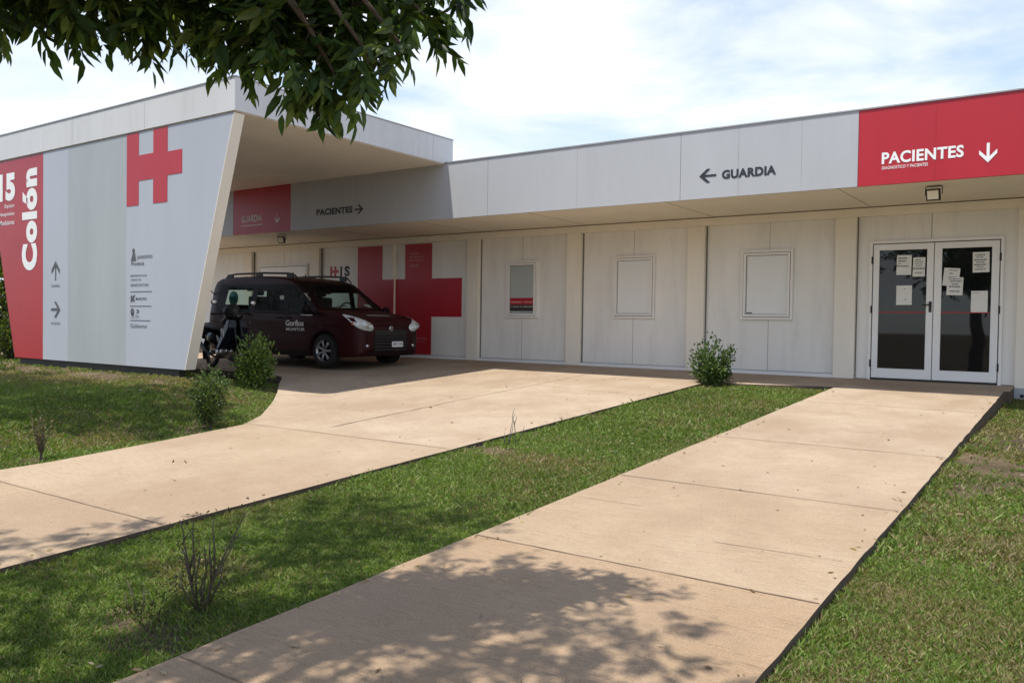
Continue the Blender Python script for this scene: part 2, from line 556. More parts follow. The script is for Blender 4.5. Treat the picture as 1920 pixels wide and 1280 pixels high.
EDGE = [(-7.70, -6.0), (-7.70, 3.3), (-7.66, 3.7), (-7.74, 4.84), (-7.87, 5.9), (-8.25, 6.45), (-8.86, 7.06), (-9.57, 7.76), (-10.0, 8.14), (-10.27, 8.40), (-10.6, 8.68), (-10.98, 8.86), (-11.3, 8.93)]
def zd(x, y):
    """top of the concrete: the ramp, with a level forecourt under the canopy"""
    return zg(y) + 0.13 * sstep(9.0, 10.3, -np.asarray(x, float)) * (1 - sstep(8.6, 10.8, y))

def edge_x(y):
    ys = np.array([p[1] for p in EDGE]); xs = np.array([p[0] for p in EDGE])
    return np.interp(y, ys, xs)

def lawn_z(x, y):
    x = np.asarray(x, float); y = np.asarray(y, float)
    base = zg(y)
    d = np.maximum(0, edge_x(y) - x)
    m = 0.285 * sstep(0.1, 2.3, d) * (1 - sstep(7.4, 8.9, y))
    m *= sstep(1.5, 3.5, y)
    m = m + 0.12 * np.exp(-((x + 10.3) ** 2 + (y - 7.95) ** 2) / 0.30)
    left = base - 0.035 + m
    mid = base - 0.045
    right = base - 0.055 - 0.13 * sstep(7.5, 12.6, y)
    z = np.where(x < -7.0, left, np.where(x < -2.0, mid, right))
    return z + 0.012 * (vnoise(x, y, 1.7, 3) - 0.5) + 0.008 * (vnoise(x, y, 6, 4) - 0.5)

def ground_sheet():
    xs = np.concatenate([[-400, -120, -60, -35], np.arange(-24, 6.01, 0.2), [9, 14, 25, 60, 150, 400]])
    ys = np.concatenate([[-400, -120, -50, -25], np.arange(-14, 16.01, 0.2), [20, 35, 60, 150, 400]])
    X, Y = np.meshgrid(xs, ys)
    Z = lawn_z(X, Y)
    Z = np.where(Y > 13.2, -0.30, Z)
    nx, ny = len(xs), len(ys)
    v = np.stack([X.ravel(), Y.ravel(), Z.ravel()], 1)
    f = [(j * nx + i, j * nx + i + 1, (j + 1) * nx + i + 1, (j + 1) * nx + i) for j in range(ny - 1) for i in range(nx - 1)]
    mb = MB()
    mb.add([tuple(p) for p in v], f, 0, True)
    o = obj('ground', mb, 'soil')
    tag(o, kind='structure')
ground_sheet()

def slab(name, pts, depth=0.2, joints=(), mat='concrete_path'):
    bm = bmesh.new()
    f0 = bm.faces.new([bm.verts.new((x, y, 0)) for x, y in pts])
    def cut(co, no):
        bmesh.ops.bisect_plane(bm, geom=bm.verts[:] + bm.edges[:] + bm.faces[:], plane_co=co, plane_no=no)
    for x in np.arange(-12.0, -8.6, .2):
        cut((float(x), 0, 0), (1, 0, 0))
    for y in list(np.arange(7.4, 11.3, .3)) + [13.6]:
        cut((0, float(y), 0), (0, 1, 0))
    for v in bm.verts:
        v.co.z = float(zd(v.co.x, v.co.y))
    rim = [e for e in bm.edges if e.is_boundary]
    ret = bmesh.ops.extrude_edge_only(bm, edges=rim)
    for e in ret['geom']:
        if isinstance(e, bmesh.types.BMVert):
            e.co.z -= depth
    bmesh.ops.recalc_face_normals(bm, faces=bm.faces[:])
    up = sum(f.normal.z for f in bm.faces)
    if up < 0:
        bmesh.ops.reverse_faces(bm, faces=bm.faces[:])
    bm.verts.index_update()
    mb = MB()
    mb.add([tuple(v.co) for v in bm.verts], [tuple(v.index for v in f.verts) for f in bm.faces])
    mb.mi = [0 if abs(f.normal.z) > .7 else 1 for f in bm.faces]
    bm.free()
    for (a, b, w) in joints:       # saw cuts: thin dark sheets 3 mm above
        a, b = Vector((a[0], a[1], 0)), Vector((b[0], b[1], 0))
        n = 14
        d = (b - a).normalized()
        q = Vector((-d.y, d.x, 0))
        vs_, fs = [], []
        for i in range(n + 1):
            p = a.lerp(b, i / n)
            ww = w * .75 * (0.6 + 0.8 * random.random()) / 2
            off = (random.random() - .5) * 0.006
            for sgn in (-1, 1):
                t = p + q * (sgn * ww + off)
                vs_.append((t.x, t.y, float(zd(t.x, t.y)) + 0.004))
        for i in range(n):
            fs.append((2 * i, 2 * i + 2, 2 * i + 3, 2 * i + 1))
        # orient upward
        mb.add(vs_, [f if q.cross(d).z < 0 else f[::-1] for f in fs], 2)
    o = obj(name, mb, [mat, 'concrete_side', 'joint'])
    tag(o, kind='structure')
    return o

def wob(x, y0, y1, n, amp, seed):
    n, amp = int(n * 1.6), amp * .7
    """slightly irregular edge running along y"""
    ys = np.linspace(y0, y1, n)
    r = np.random.default_rng(seed)
    return [(x + (r.random() - .5) * amp, float(y)) for y in ys]

# path to the double door
pl = wob(-3.08, 12.38, -6, 70, 0.014, 1)
pr_ = wob(-1.03, -6, 12.86, 70, 0.014, 2)
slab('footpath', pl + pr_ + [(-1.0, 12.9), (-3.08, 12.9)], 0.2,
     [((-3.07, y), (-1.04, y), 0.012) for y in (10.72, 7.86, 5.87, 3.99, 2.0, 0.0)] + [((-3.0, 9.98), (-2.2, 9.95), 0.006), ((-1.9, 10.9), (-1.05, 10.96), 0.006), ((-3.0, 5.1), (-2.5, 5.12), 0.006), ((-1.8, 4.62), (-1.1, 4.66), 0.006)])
# landing along the wall
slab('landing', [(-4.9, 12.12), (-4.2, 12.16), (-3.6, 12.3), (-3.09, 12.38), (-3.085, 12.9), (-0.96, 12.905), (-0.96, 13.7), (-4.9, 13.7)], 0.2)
# driveway and forecourt under the canopy
dr = wob(-4.905, -6, 12.1, 80, 0.012, 3)
left_edge = [(x, y) for x, y in EDGE][::-1]
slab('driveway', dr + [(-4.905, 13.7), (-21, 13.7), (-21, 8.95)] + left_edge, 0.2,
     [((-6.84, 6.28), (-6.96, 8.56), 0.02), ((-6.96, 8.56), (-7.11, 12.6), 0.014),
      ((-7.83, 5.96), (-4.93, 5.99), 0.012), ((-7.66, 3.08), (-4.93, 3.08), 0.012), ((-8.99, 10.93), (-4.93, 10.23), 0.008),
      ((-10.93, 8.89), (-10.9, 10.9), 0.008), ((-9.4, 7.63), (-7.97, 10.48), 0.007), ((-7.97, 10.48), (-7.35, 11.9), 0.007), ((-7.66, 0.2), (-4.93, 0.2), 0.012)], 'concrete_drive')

# ------------------------------------------------------------------ leaves
def tinted(name, verts, faces, tint, mats, parent=None, loc=None, smooth=False):
    """numpy mesh: verts (N,3), faces (F,4), tint (N,3)"""
    off = np.array(wloc(parent)) if parent is not None else (np.array(loc) if loc is not None else np.zeros(3))
    verts = verts - off
    me = bpy.data.meshes.new(name)
    nf, k = faces.shape
    me.vertices.add(len(verts)); me.vertices.foreach_set('co', verts.astype(np.float32).ravel())
    me.loops.add(nf * k); me.loops.foreach_set('vertex_index', faces.astype(np.int32).ravel())
    me.polygons.add(nf)
    me.polygons.foreach_set('loop_start', np.arange(0, nf * k, k, dtype=np.int32))
    me.update(calc_edges=True)
    at = me.color_attributes.new('tint', 'FLOAT_COLOR', 'POINT')
    at.data.foreach_set('color', np.concatenate([tint, np.ones((len(tint), 1))], 1).astype(np.float32).ravel())
    for m in (mats if isinstance(mats, (list, tuple)) else [mats]):
        me.materials.append(M[m])
    if smooth:
        me.polygons.foreach_set('use_smooth', [True] * nf)
    me.validate()
    o = bpy.data.objects.new(name, me)
    C.objects.link(o)
    o.parent = parent
    if parent is None and loc is not None:
        o.location = loc
    return o

def unit(a):
    return a / np.maximum(np.linalg.norm(a, axis=1, keepdims=True), 1e-9)

def leaves(P, D, L, W, r, fold=0.25, droop=0.12, up=None):
    """pointed leaves as two folded halves; P base, D direction, L length, W width. Returns verts, faces."""
    n = len(P)
    D = unit(D)
    A = r.normal(size=(n, 3)) if up is None else up + 0.45 * r.normal(size=(n, 3))
    S = unit(np.cross(D, A))
    N = np.cross(S, D)
    L = L[:, None]; W = W[:, None]
    def pt(t, s, h):
        return P + D * L * t + S * W * s + N * (W * abs(s) * fold * 2 + L * (-droop) * t * t + h)
    V = np.stack([pt(0, 0, 0), pt(.28, .42, 0), pt(.62, .36, 0), pt(1, 0, 0), pt(.62, -.36, 0), pt(.28, -.42, 0)], 1)
    base = np.arange(n)[:, None] * 6
    F = np.concatenate([base + np.array([[0, 1, 2, 3]]), base + np.array([[0, 3, 4, 5]])], 0)
    return V.reshape(-1, 3), F

def tints(n, cols, r, var=0.25, per=6):
    cols = np.array(cols)
    c = cols[r.integers(0, len(cols), n)] * (1 + var * (r.random((n, 1)) * 2 - 1))
    return np.repeat(c, per, 0)

def sprays(centres, dirs, r, k=9, L=(0.07, 0.11), rach=0.24, wr=0.3, hang=0.6):
    """compound leaves: leaflets in pairs on a short rachis, hanging"""
    n = len(centres)
    dirs = unit(dirs)
    side = unit(np.cross(dirs, r.normal(size=(n, 3)) * 0.4 + np.array([0, 0, 1.0])))
    P, D, Ls = [], [], []
    for i in range(k):
        t = (i // 2 + 1) / ((k + 1) // 2)
        sg = 1 if i % 2 else -1
        base = centres + dirs * rach * t + np.array([0, 0, -0.10]) * rach * t * t
        if i == k - 1:
            d = dirs + np.array([0, 0, -hang])
        else:
            d = dirs * 0.6 + side * sg * 0.75 + np.array([0, 0, -hang])
        d = d + r.normal(size=(n, 3)) * 0.18
        P.append(base); D.append(d)
        Ls.append((L[0] + (L[1] - L[0]) * r.random(n)) * (0.75 + 0.4 * math.sin(math.pi * (0.25 + 0.6 * t))))
    P = np.concatenate(P); D = np.concatenate(D); Ls = np.concatenate(Ls)
    return P, D, Ls, Ls * wr

def limb(mb, a, b, r0, r1, r, n=7, amp=0.08, mi=0, seg=7):
    a, b = np.array(a, float), np.array(b, float)
    L = np.linalg.norm(b - a)
    pts = []
    for i in range(n + 1):
        t = i / n
        j = r.normal(size=3) * amp * L * 0.25 * math.sin(math.pi * t)
        pts.append(tuple(a + (b - a) * t + j + np.array([0, 0, amp * L * 0.5 * math.sin(math.pi * t)])))
    mb.tube(pts, [r0 + (r1 - r0) * (i / n) for i in range(n + 1)], seg, mi)
    return pts
# ------------------------------------------------------------------ hospital building
hb = thing('hospital_building', 'long low white modular building with red and white fascia and a glass double door', 'building', (-8, 13.6, 0))
YP, YC, YF = 13.64, 13.55, 11.52
mb = MB().box(-21, 4, 13.72, 20, -0.3, 3.5)
obj('rear_volume', mb, 'panel', hb)
mb = MB().box(-21, 4, 11.60, 20, 3.5, 3.56)
obj('roof', mb, 'cap', hb)
mb = MB().box(-21, 4, 11.575, 13.72, 2.634, 2.69)
for x in (-18.2, -15.4, -12.9, -10.4, -7.9, -5.4, -2.9, -0.4):
    mb.box(x - .004, x + .004, 11.58, 13.54, 2.6315, 2.636, 1)
obj('soffit', mb, ['soffit', 'seam'], hb)
# fascia panels, butted with 4 mm joints
for x0, x1, m in ((-21, -15.75, 'fascia'), (-15.75, -13.84, 'red'), (-13.84, -8.7, 'fascia'), (-8.7, -5.13, 'fascia'), (-5.13, -2.64, 'fascia'), (-2.64, 4, 'red')):
    mb = MB().box(x0 + .003, x1 - .003, YF, YF + .05, 2.63, 3.615)
    for xs in (-18.3, -11.9, -10.3, -6.91, -4.25, -3.37, -1.73, 0.5):
        if x0 < xs < x1:
            mb.box(xs - .003, xs + .003, YF - .0015, YF, 2.635, 3.61, 1)
    obj('fascia_panel', mb, [m, 'seam_soft' if m == 'fascia' else 'red_canopy'], hb)
obj('fascia_backing', MB().box(-21, 4, YF + .052, YF + .07, 2.64, 3.6), 'seam', hb)
obj('roof_edge_trim', MB().box(-21, 4, YF - .012, YF + .09, 3.617, 3.642), 'cap', hb, bevel=.003)
obj('beam', MB().box(-21, 4, YC, YC + .1, 2.49, 2.618).box(-21, 4, YC + .02, YC + .1, 2.618, 2.633, 1), ['cream', 'seam'], hb)  # dark strip on top paints the shade of the gap under the soffit
cols = [-18.06, -15.54, -10.74, -8.32, -5.87, -3.41, -0.96, 1.5]
for x in cols:
    mb = MB().box(x, x + .31, YC - .012, YC + .14, 0.0 if x < -1 else -0.28, 2.488)
    mb.box(x + .31, x + .325, YC + .06, YC + .13, 0.02, 2.488, 1)  # dark strip paints the shade of the recess beside the column
    obj('column', mb, ['cream', 'seam'], hb, bevel=.006)
obj('column', MB().box(-12.91, -12.83, YC + .03, YC + .14, 0.06, 2.488), 'cream', hb, bevel=.004)
edges = [-21] + cols + [4]
obj('wall_panel', MB().box(-21, -18.06, YP, YP + .06, .06, 2.49), 'panel', hb)
bays = [(-17.75, -15.54, -16.6), (-15.23, -12.91, None), (-12.83, -10.74, None), (-10.43, -8.32, -9.40), (-8.01, -5.87, -6.945), (-5.56, -3.41, -4.47), (1.81, 4, None)]
for a, b, s in bays:
    mb = MB().box(a, b, YP, YP + .06, .06, 2.49)
    if s:
        mb.box(s - .004, s + .004, YP - .002, YP, .06, 2.49, 1)
    obj('wall_panel', mb, ['panel', 'seam_soft'], hb)
    obj('base_rail', MB().box(a, b, YC + .01, YP + .02, 0.0, .055).box(a, b, YC + .03, YP, .056, .062, 1), ['alu', 'seam'], hb)
# door bay
mb = MB().box(-3.10, -2.915, YP - .01, YP + .06, .01, 2.49)
mb.box(-1.135, -0.96, YP - .01, YP + .06, .01, 2.49)
mb.box(-2.915, -1.135, YP - .01, YP + .06, 2.115, 2.49)
mb.box(-2.07, -2.062, YP - .012, YP - .01, 2.12, 2.49, 1)
obj('wall_panel', mb, ['panel', 'seam'], hb)
obj('wall_panel', MB().box(-.65, 1.5, YP, YP + .06, -.2, 2.49), 'panel', hb)
obj('footing', MB().box(-21, -.99, 13.58, 13.7, -.3, -.003).box(-.655, 4, 13.6, 13.7, -.3, -.2), 'plinth', hb)
# container corner casting with its round hole
mb = MB().box(-.985, -.62, YC - .03, YC + .12, -.29, -.02)
mb.lathe((-.865, YC - .031, -.13), [(0.0, -.001), (.026, -.001), (.026, .0)], 18, 1)
obj('corner_casting', mb, ['fascia', 'black'], hb, bevel=.004)

def window(x0, x1, z0, z1, pane, sign=False, closer=False):
    """x0..z1 outer frame"""
    w = thing('window', None, None, ((x0 + x1) / 2, YP, z0))
    w.parent = hb
    w.location = Vector(((x0 + x1) / 2, YP, z0)) - hb.location
    def ring(mb, a, b, c, d, t, y0, y1, mi=0):
        mb.box(a, b, y0, y1, c, c + t, mi); mb.box(a, b, y0, y1, d - t, d, mi)
        mb.box(a, a + t, y0, y1, c + t, d - t, mi); mb.box(b - t, b, y0, y1, c + t, d - t, mi)
    mb = MB()
    ring(mb, x0, x1, z0, z1, .035, YP - .05, YP, 0)
    ring(mb, x0 + .035, x1 - .035, z0 + .035, z1 - .035, .010, YP - .016, YP, 1)
    ring(mb, x0 + .045, x1 - .045, z0 + .045, z1 - .045, .036, YP - .06, YP, 0)
    ring(mb, x0 + .081, x1 - .081, z0 + .081, z1 - .081, .008, YP - .022, YP, 1)
    obj('frame', mb, ['trim', 'seam'], w)
    mb = MB().box(x0 + .089, x1 - .089, YP - .018, YP, z0 + .089, z1 - .089)
    obj('pane', mb, pane, w)
    if closer:
        obj('latch', MB().box(x0 + .10, x0 + .19, YP - .028, YP - .018, z0 + .10, z0 + .115), 'black', w)
    if sign:
        a, b = x0 + .092, x1 - .092
        mb = MB().box(a, b, YP - .021, YP - .0185, 1.15, 1.28, 0).box(a, b, YP - .021, YP - .0185, 1.02, 1.149, 1)
        word(mb, 'INFORMES Y TURNOS', a + .03, b - .03, 1.185, 1.212, YP - .0225, .0, 2)
        word(mb, 'LUNES A VIERNES', a + .03, b - .03, 1.095, 1.118, YP - .0225, .0, 2)
        obj('window_sticker', mb, ['red', 'plinth', 'lettering_white'], w)
window(-9.77, -9.02, .89, 2.01, 'shutter_grey', sign=True)
window(-7.35, -6.51, .90, 2.03, 'shutter')
window(-4.93, -4.075, .90, 2.04, 'shutter', closer=True)

def door(x0, x1, zb, zt, glazed=True, lbl=None):
    d = thing('double_door', lbl, None, ((x0 + x1) / 2, YP, 0))
    d.parent = hb
    d.location = Vector(((x0 + x1) / 2, YP, 0)) - hb.location
    mb = MB().box(x0 - .04, x0, YP - .05, YP + .02, .0, zt + .04).box(x1, x1 + .04, YP - .05, YP + .02, .0, zt + .04).box(x0, x1, YP - .05, YP + .02, zt, zt + .04)
    mb.box(x0, x0 + .01, YP - .02, YP + .02, .0, zt, 1).box(x1 - .01, x1, YP - .02, YP + .02, .0, zt, 1).box(x0 + .01, x1 - .01, YP - .02, YP + .02, zt - .012, zt, 1)
    mb.box(x0, x1, YP - .03, YP + .02, .0, .028, 1)
    obj('door_frame', mb, ['trim', 'black'], d)
    mid = (x0 + x1) / 2
    for k, (a, b) in enumerate(((x0 + .014, mid - .005), (mid + .005, x1 - .014))):
        ga, gb = (a + .085, b - .09) if k == 0 else (a + .10, b - .095)
        z0, z1 = .032, zt - .014
        if glazed:
            g0, g1 = .17, 1.965
            mb = MB().box(a, ga, YP - .045, YP + .0, z0, z1).box(gb, b, YP - .045, YP + .0, z0, z1).box(ga, gb, YP - .045, YP + .0, z0, g0).box(ga, gb, YP - .045, YP + .0, g1, z1)
            mb.box(ga, gb, YP - .047, YP - .02, g0, g0 + .008)
        else:
            mb = MB().box(a, b, YP - .045, YP, z0, z1)
        leaf = obj('door_leaf', mb, 'alu', d, bevel=.003)
        if glazed:
            gl = MB().box(ga - .005, gb + .005, YP - .028, YP - .02, g0 - .004, g1 + .004)
            obj('glass', gl, 'door_glass', leaf)
            obj('stripe', MB().box(ga, gb, YP - .0305, YP - .029, 1.02, 1.036), 'red_canopy', leaf)
        for z in (.25, 1.07, 1.82):
            xx = x0 if k == 0 else x1
            obj('hinge', MB().lathe((xx - .002, YP - .052, z), [(0, -.055), (.012, -.055), (.012, .055), (0, .055)], 10, 0, 'Z'), 'black', leaf)
    mb = MB().box(mid - .055, mid - .018, YP - .058, YP - .046, 1.03, 1.19)
    mb.tube([(mid - .036, YP - .058, 1.14), (mid - .036, YP - .095, 1.14), (mid - .05, YP - .10, 1.14), (mid - .14, YP - .10, 1.137)], .011, 8)
    obj('handle', mb, 'black', d, bevel=.003)
    return d
door(-2.87, -1.17, .03, 2.07, True)
door(-17.5, -15.75, .03, 2.10, False)
# large painted hospital mark and the small logo, on the wall
mb = MB()
ym = YP - .004
for a, b, c, d_ in ((-14.02, -13.24, .07, 2.47), (-13.24, -12.915, .89, 1.71), (-12.825, -12.55, .89, 1.71), (-12.55, -11.77, .07, 2.47), (-11.77, -10.94, .89, 1.71)):
    mb.box(a, b, ym, YP - .001, c, d_)
mb.box(-12.909, -12.831, YC + .0285, YC + .0295, .89, 1.71)
obj('wall_mark', mb, 'red', hb)
mb = MB()
P_ = Pieces(hb, ['red', 'lettering_dark'])
for a, b, c, d_ in ((-14.94, -14.875, 1.82, 2.05), (-14.875, -14.80, 1.895, 1.965), (-14.80, -14.735, 1.82, 2.05), (-14.735, -14.655, 1.895, 1.965)):
    mb.box(a, b, ym, YP - .001, c, d_)
obj('wall_logo', mb, 'red', hb)
word(P_, 'I', -14.60, -14.535, 1.81, 2.05, ym, .03, 1)
word(P_, 'S', -14.46, -14.28, 1.81, 2.05, ym, .05, 1)
mb = Pieces(hb, 'lettering_pink')
for s, a, b, c, d_ in (('HOSPITAL', -12.42, -12.13, 2.24, 2.285), ('MODULAR', -12.42, -12.02, 2.165, 2.21), ('BASE EQUIPO', -12.42, -11.98, 2.09, 2.135), ('SALUD', -12.42, -12.14, 1.97, 2.03)):
    word(mb, s, a, b, c, d_, ym - .002, .01)
word(mb, 'HOSPITAL', -12.26, -11.89, .395, .435, ym - .002, .01)
word(mb, 'buenos aires', -12.26, -11.95, .335, .36, ym - .002, .0)
# fascia writing
yl = YF - .004
mb = Pieces(hb, 'lettering_dark')
word(mb, 'GUARDIA', -4.49, -3.71, 2.885, 3.015, yl, .045)
arrow(mb, -4.705, 2.955, .26, .21, 'left', yl, .3)
word(mb, 'PACIENTES', -13.04, -12.0, 2.89, 3.02, yl, .045)
arrow(mb, -11.83, 2.945, .24, .19, 'right', yl, .3)
mb = Pieces(hb, 'lettering_white')
word(mb, 'PACIENTES', -2.35, -1.415, 2.89, 3.04, yl, .03)
word(mb, 'DIAGNOSTICO Y PACIENTES', -2.345, -1.81, 2.822, 2.862, yl, .008)
arrow(mb, -1.155, 2.915, .20, .235, 'down', yl, .32)
word(mb, 'GUARDIA', -15.46, -14.76, 2.885, 3.03, yl, .008)
mb.put('underline', MB().box(-15.47, -14.74, yl, yl + .003, 2.808, 2.822))
arrow(mb, -14.26, 2.915, .17, .2, 'down', yl, .16)

# ------------------------------------------------------------------ entrance canopy
cy0, cy1, cz0, cz1 = 7.085, 11.74, 3.605, 4.065
cx0, cx1 = -17.13, -9.67
cn = thing('entrance_canopy', 'white slab canopy on a slanted white, grey and red sign wall reading Colón', 'canopy', (-13.4, 8.5, -0.1))
obj('roof_slab', MB().box(cx0, cx1, cy0, cy1, cz0 + .012, cz1)
    .box(cx1, cx1 + .0015, 11.19, 11.197, cz0 + .02, cz1 - .005, 1).box(-14.0, -13.994, cy0 - .0015, cy0, cz0 + .02, cz1 - .03, 1).box(-11.86, -11.854, cy0 - .0015, cy0, cz0 + .02, cz1 - .03, 1),
    ['canopy_white', 'seam_soft'], cn, bevel=.006)
obj('roof_edge_trim', MB().box(cx0 - .01, cx1 + .01, cy0 - .01, cy1 + .01, cz1 + .001, cz1 + .022), 'cap', cn, bevel=.004)
mb = MB().box(cx0 + .02, cx1 - .02, cy0 + .02, cy1 - .02, cz0 + .002, cz0 + .011)
obj('soffit', mb, 'soffit_canopy', cn)
def xl(z): return -17.10 + (3.6 - z) / 3.57 * 1.07
def xr(z): return -9.70 - (3.6 - z) / 3.57 * 1.10
wz0, wz1, wy0, wy1 = .03, 3.595, 7.10, 7.265
def seg(xa, xb, mat):
    pts = []
    a0 = xl(wz0) if xa is None else xa; a1 = xl(wz1) if xa is None else xa
    b0 = xr(wz0) - .012 if xb is None else xb; b1 = xr(wz1) - .012 if xb is None else xb
    mb = MB().prism_y([(a0, wz0), (b0, wz0), (b1, wz1), (a1, wz1)], wy0, wy1)
    return obj('wall_panel', mb, mat, cn)
seg(None, -15.0, 'red_canopy')
seg(-14.997, -14.14, 'sign_white')
seg(-14.137, -12.382, 'sign_grey')
seg(-12.379, None, 'sign_white')
mb = MB().prism_y([(xr(wz0) - .011, wz0), (xr(wz0), wz0), (xr(wz1), wz1), (xr(wz1) - .011, wz1)], wy0 - .001, wy1 + .003)
obj('end_trim', mb, 'cream', cn)  # cream skin paints light bounced off the concrete onto the wall end
obj('shadow_gap', MB().box(-17.05, -9.75, 7.12, 7.25, 3.5951, 3.606), 'seam', cn)
obj('plinth', MB().box(-15.9, -11.0, 7.135, 7.235, -.6, .029), 'plinth', cn)
yt = wy0 - .004
mb = MB()
for a, b, c, d_ in ((-12.36, -12.03, 2.49, 3.594), (-12.03, -11.64, 2.86, 3.245), (-11.64, -11.27, 2.49, 3.594), (-11.27, -10.905, 2.88, 3.225)):
    mb.box(a, b, yt, wy0 - .001, c, d_)
obj('hospital_mark', mb, 'red', cn)
mb = Pieces(cn, 'lettering_white')
word(mb, '15', -16.66, -16.02, 2.86, 3.36, yt, .06)
word(mb, 'Colón', -15.76, -15.2, 1.58, 3.37, yt, .06, rot=True, spacing=1.12)
for s, a, z in (('Equipo', -16.42, 2.72), ('Hospitales', -16.62, 2.575), ('Modulares', -16.62, 2.43)):
    word(mb, s, a, -16.05, z, z + .085, yt, .006)
mb = Pieces(cn, 'lettering_grey')
arrow(mb, -14.555, 1.555, .29, .33, 'up', yt, .22)
arrow(mb, -14.55, .895, .31, .28, 'right', yt, .3)
word(mb, 'GUARDIA', -14.70, -14.41, 1.275, 1.32, yt, .0)
word(mb, 'PACIENTES', -14.70, -14.40, .635, .68, yt, .0)
# directory of small logos and lines
q = MB().ellipsoid((-12.165, yt + .002, 1.80), (.035, .003, .045), 10, 6)
poly(q, [(-12.235, 1.645), (-12.09, 1.645), (-12.115, 1.75), (-12.15, 1.80), (-12.2, 1.73)], yt)
mb.put('logo', q)
word(mb, 'JUANCENTRO', -12.06, -11.65, 1.66, 1.725, yt, .012)
word(mb, 'Provincia', -12.22, -11.87, 1.575, 1.635, yt, .01)
word(mb, 'MINISTERIO DE SALUD', -12.235, -11.80, 1.405, 1.435, yt, .012)
word(mb, 'UNIDAD DE', -12.235, -11.95, 1.34, 1.37, yt, .008)
word(mb, 'INFRAESTRUCTURA', -12.235, -11.74, 1.255, 1.295, yt, .008)
for z, b in ((1.175, -11.66), (.955, -11.67), (.735, -11.70)):
    mb.put('rule', MB().box(-12.245, b, yt, yt + .003, z - .004, z + .004))
q = MB()
poly(q, [(-12.235, 1.0 + .02), (-12.19, 1.02), (-12.18, 1.05), (-12.15, 1.02), (-12.125, 1.02), (-12.14, 1.09), (-12.10, 1.13), (-12.16, 1.115), (-12.18, 1.09), (-12.20, 1.13), (-12.235, 1.10)], yt)
mb.put('logo', q)
word(mb, 'MUNICIPIO', -12.09, -11.80, 1.045, 1.085, yt, .015)
q = MB().lathe((-12.185, yt - .001, .87), [(.015, 0), (.05, 0)], 14, 0, 'Y', False)
poly(q, [(-12.205, .80), (-12.165, .80), (-12.14, .83), (-12.23, .84)], yt - .001)
mb.put('logo', q)
word(mb, '3', -12.08, -12.0, .845, .90, yt, .03)
word(mb, 'Obra', -12.10, -12.0, .79, .82, yt, .0)
word(mb, 'hospitales', -12.235, -12.0, .765, .785, yt, .0)
word(mb, 'Gobierno', -12.235, -11.79, .62, .685, yt, .0)

# ------------------------------------------------------------------ floodlights and notices
def floodlight(x, y, rz, tilt, label):
    t = thing('floodlight', label, 'lamp', (x, y, 2.632), rz, 'floodlights under the roof overhang')
    rot = Matrix.Rotation(R(tilt), 3, 'X')
    def put(mb):
        mb.v = [tuple(rot @ Vector(p) + Vector((0, -.02, -.115))) for p in mb.v]
        return mb
    hs = MB().box(-.085, .085, -.03, .015, -.075, .075).box(-.06, .06, .015, .05, -.05, .05)
    for k in range(5):
        hs.box(-.055 + k * .0225, -.045 + k * .0225, .05, .062, -.048, .048)
    obj('housing', put(hs), 'black', t, local=True, bevel=.006)
    obj('lens', put(MB().box(-.066, .066, -.034, -.0305, -.056, .056)), 'lens', t, local=True)
    br = MB().tube([(-.1, 0, -.115), (-.1, 0, -.02), (-.09, 0, -.008), (.09, 0, -.008), (.1, 0, -.02), (.1, 0, -.115)], .006, 6)
    obj('bracket', br, 'black', t, local=True)
floodlight(-1.80, 11.95, R(-4), 14, 'square floodlight under the red fascia above the glass double door')
floodlight(-14.62, 11.95, R(12), 14, 'square floodlight under the roof overhang above the dark van')

def notice(label, x0, x1, z0, z1, lines, tilt=0.0, y=YP - .0325, grp='paper notices taped to the glass doors'):
    cx, cz = (x0 + x1) / 2, (z0 + z1) / 2
    w, h = x1 - x0, z1 - z0
    t = thing('paper_notice', label, 'notice', (cx, y, cz), 0, grp)
    t.rotation_euler = (0, R(tilt), 0)
    n = 5
    vs_, fs = [], []
    for i in range(n + 1):
        for j in range(2):
            u = i / n
            vs_.append((-w / 2 + w * j, -.0005 - .004 * (u ** 3) * (1 if j else .3), h / 2 - h * (1 - u)))
    fs = [(2 * i, 2 * i + 1, 2 * i + 3, 2 * i + 2) for i in range(n)]
    obj('sheet', MB().add(vs_, fs), 'paper', t, local=True)
    mb = MB()
    r = random.Random(label)
    for (zz, a, b, th) in lines:
        x = -w / 2 + w * a
        xe = -w / 2 + w * b
        while x < xe - .01:
            ww = min(r.uniform(.012, .04), xe - x)
            z_ = -h / 2 + h * zz
            mb.box(x, x + ww, -.0062, -.0056, z_ - th / 2, z_ + th / 2)
            x += ww + .006
    if mb.f:
        obj('printed_lines', mb, 'lettering_grey', t, local=True)
L1 = [(.84, .1, .7, .016), (.70, .12, .62, .016), (.57, .12, .35, .008), (.44, .0, .8, .014)]
L2 = [(.88, .2, .7, .01), (.77, .15, .85, .01), (.66, .2, .8, .008), (.55, .25, .7, .008), (.42, .02, .98, .016), (.2, .2, .75, .01)]
L4 = [(.86, .15, .8, .014), (.75, .2, .7, .01), (.62, .1, .9, .014), (.5, .2, .75, .012), (.38, .1, .85, .014), (.27, .25, .7, .01), (.15, .15, .8, .012)]
notice('printed sheet with four bold lines, top of the left door leaf', -2.53, -2.325, 1.59, 1.885, L1, 1)
notice('narrower printed sheet at the top right corner of the left door leaf', -2.305, -2.14, 1.56, 1.845, L2, 1, YP - .0335)
notice('almost blank sheet lower on the left door leaf, two small marks on it', -2.525, -2.31, 1.14, 1.43, [(.82, .5, .6, .01), (.28, .55, .65, .01)], 0)
notice('printed sheet in the top right corner of the right door leaf', -1.52, -1.31, 1.605, 1.895, L4, -1)
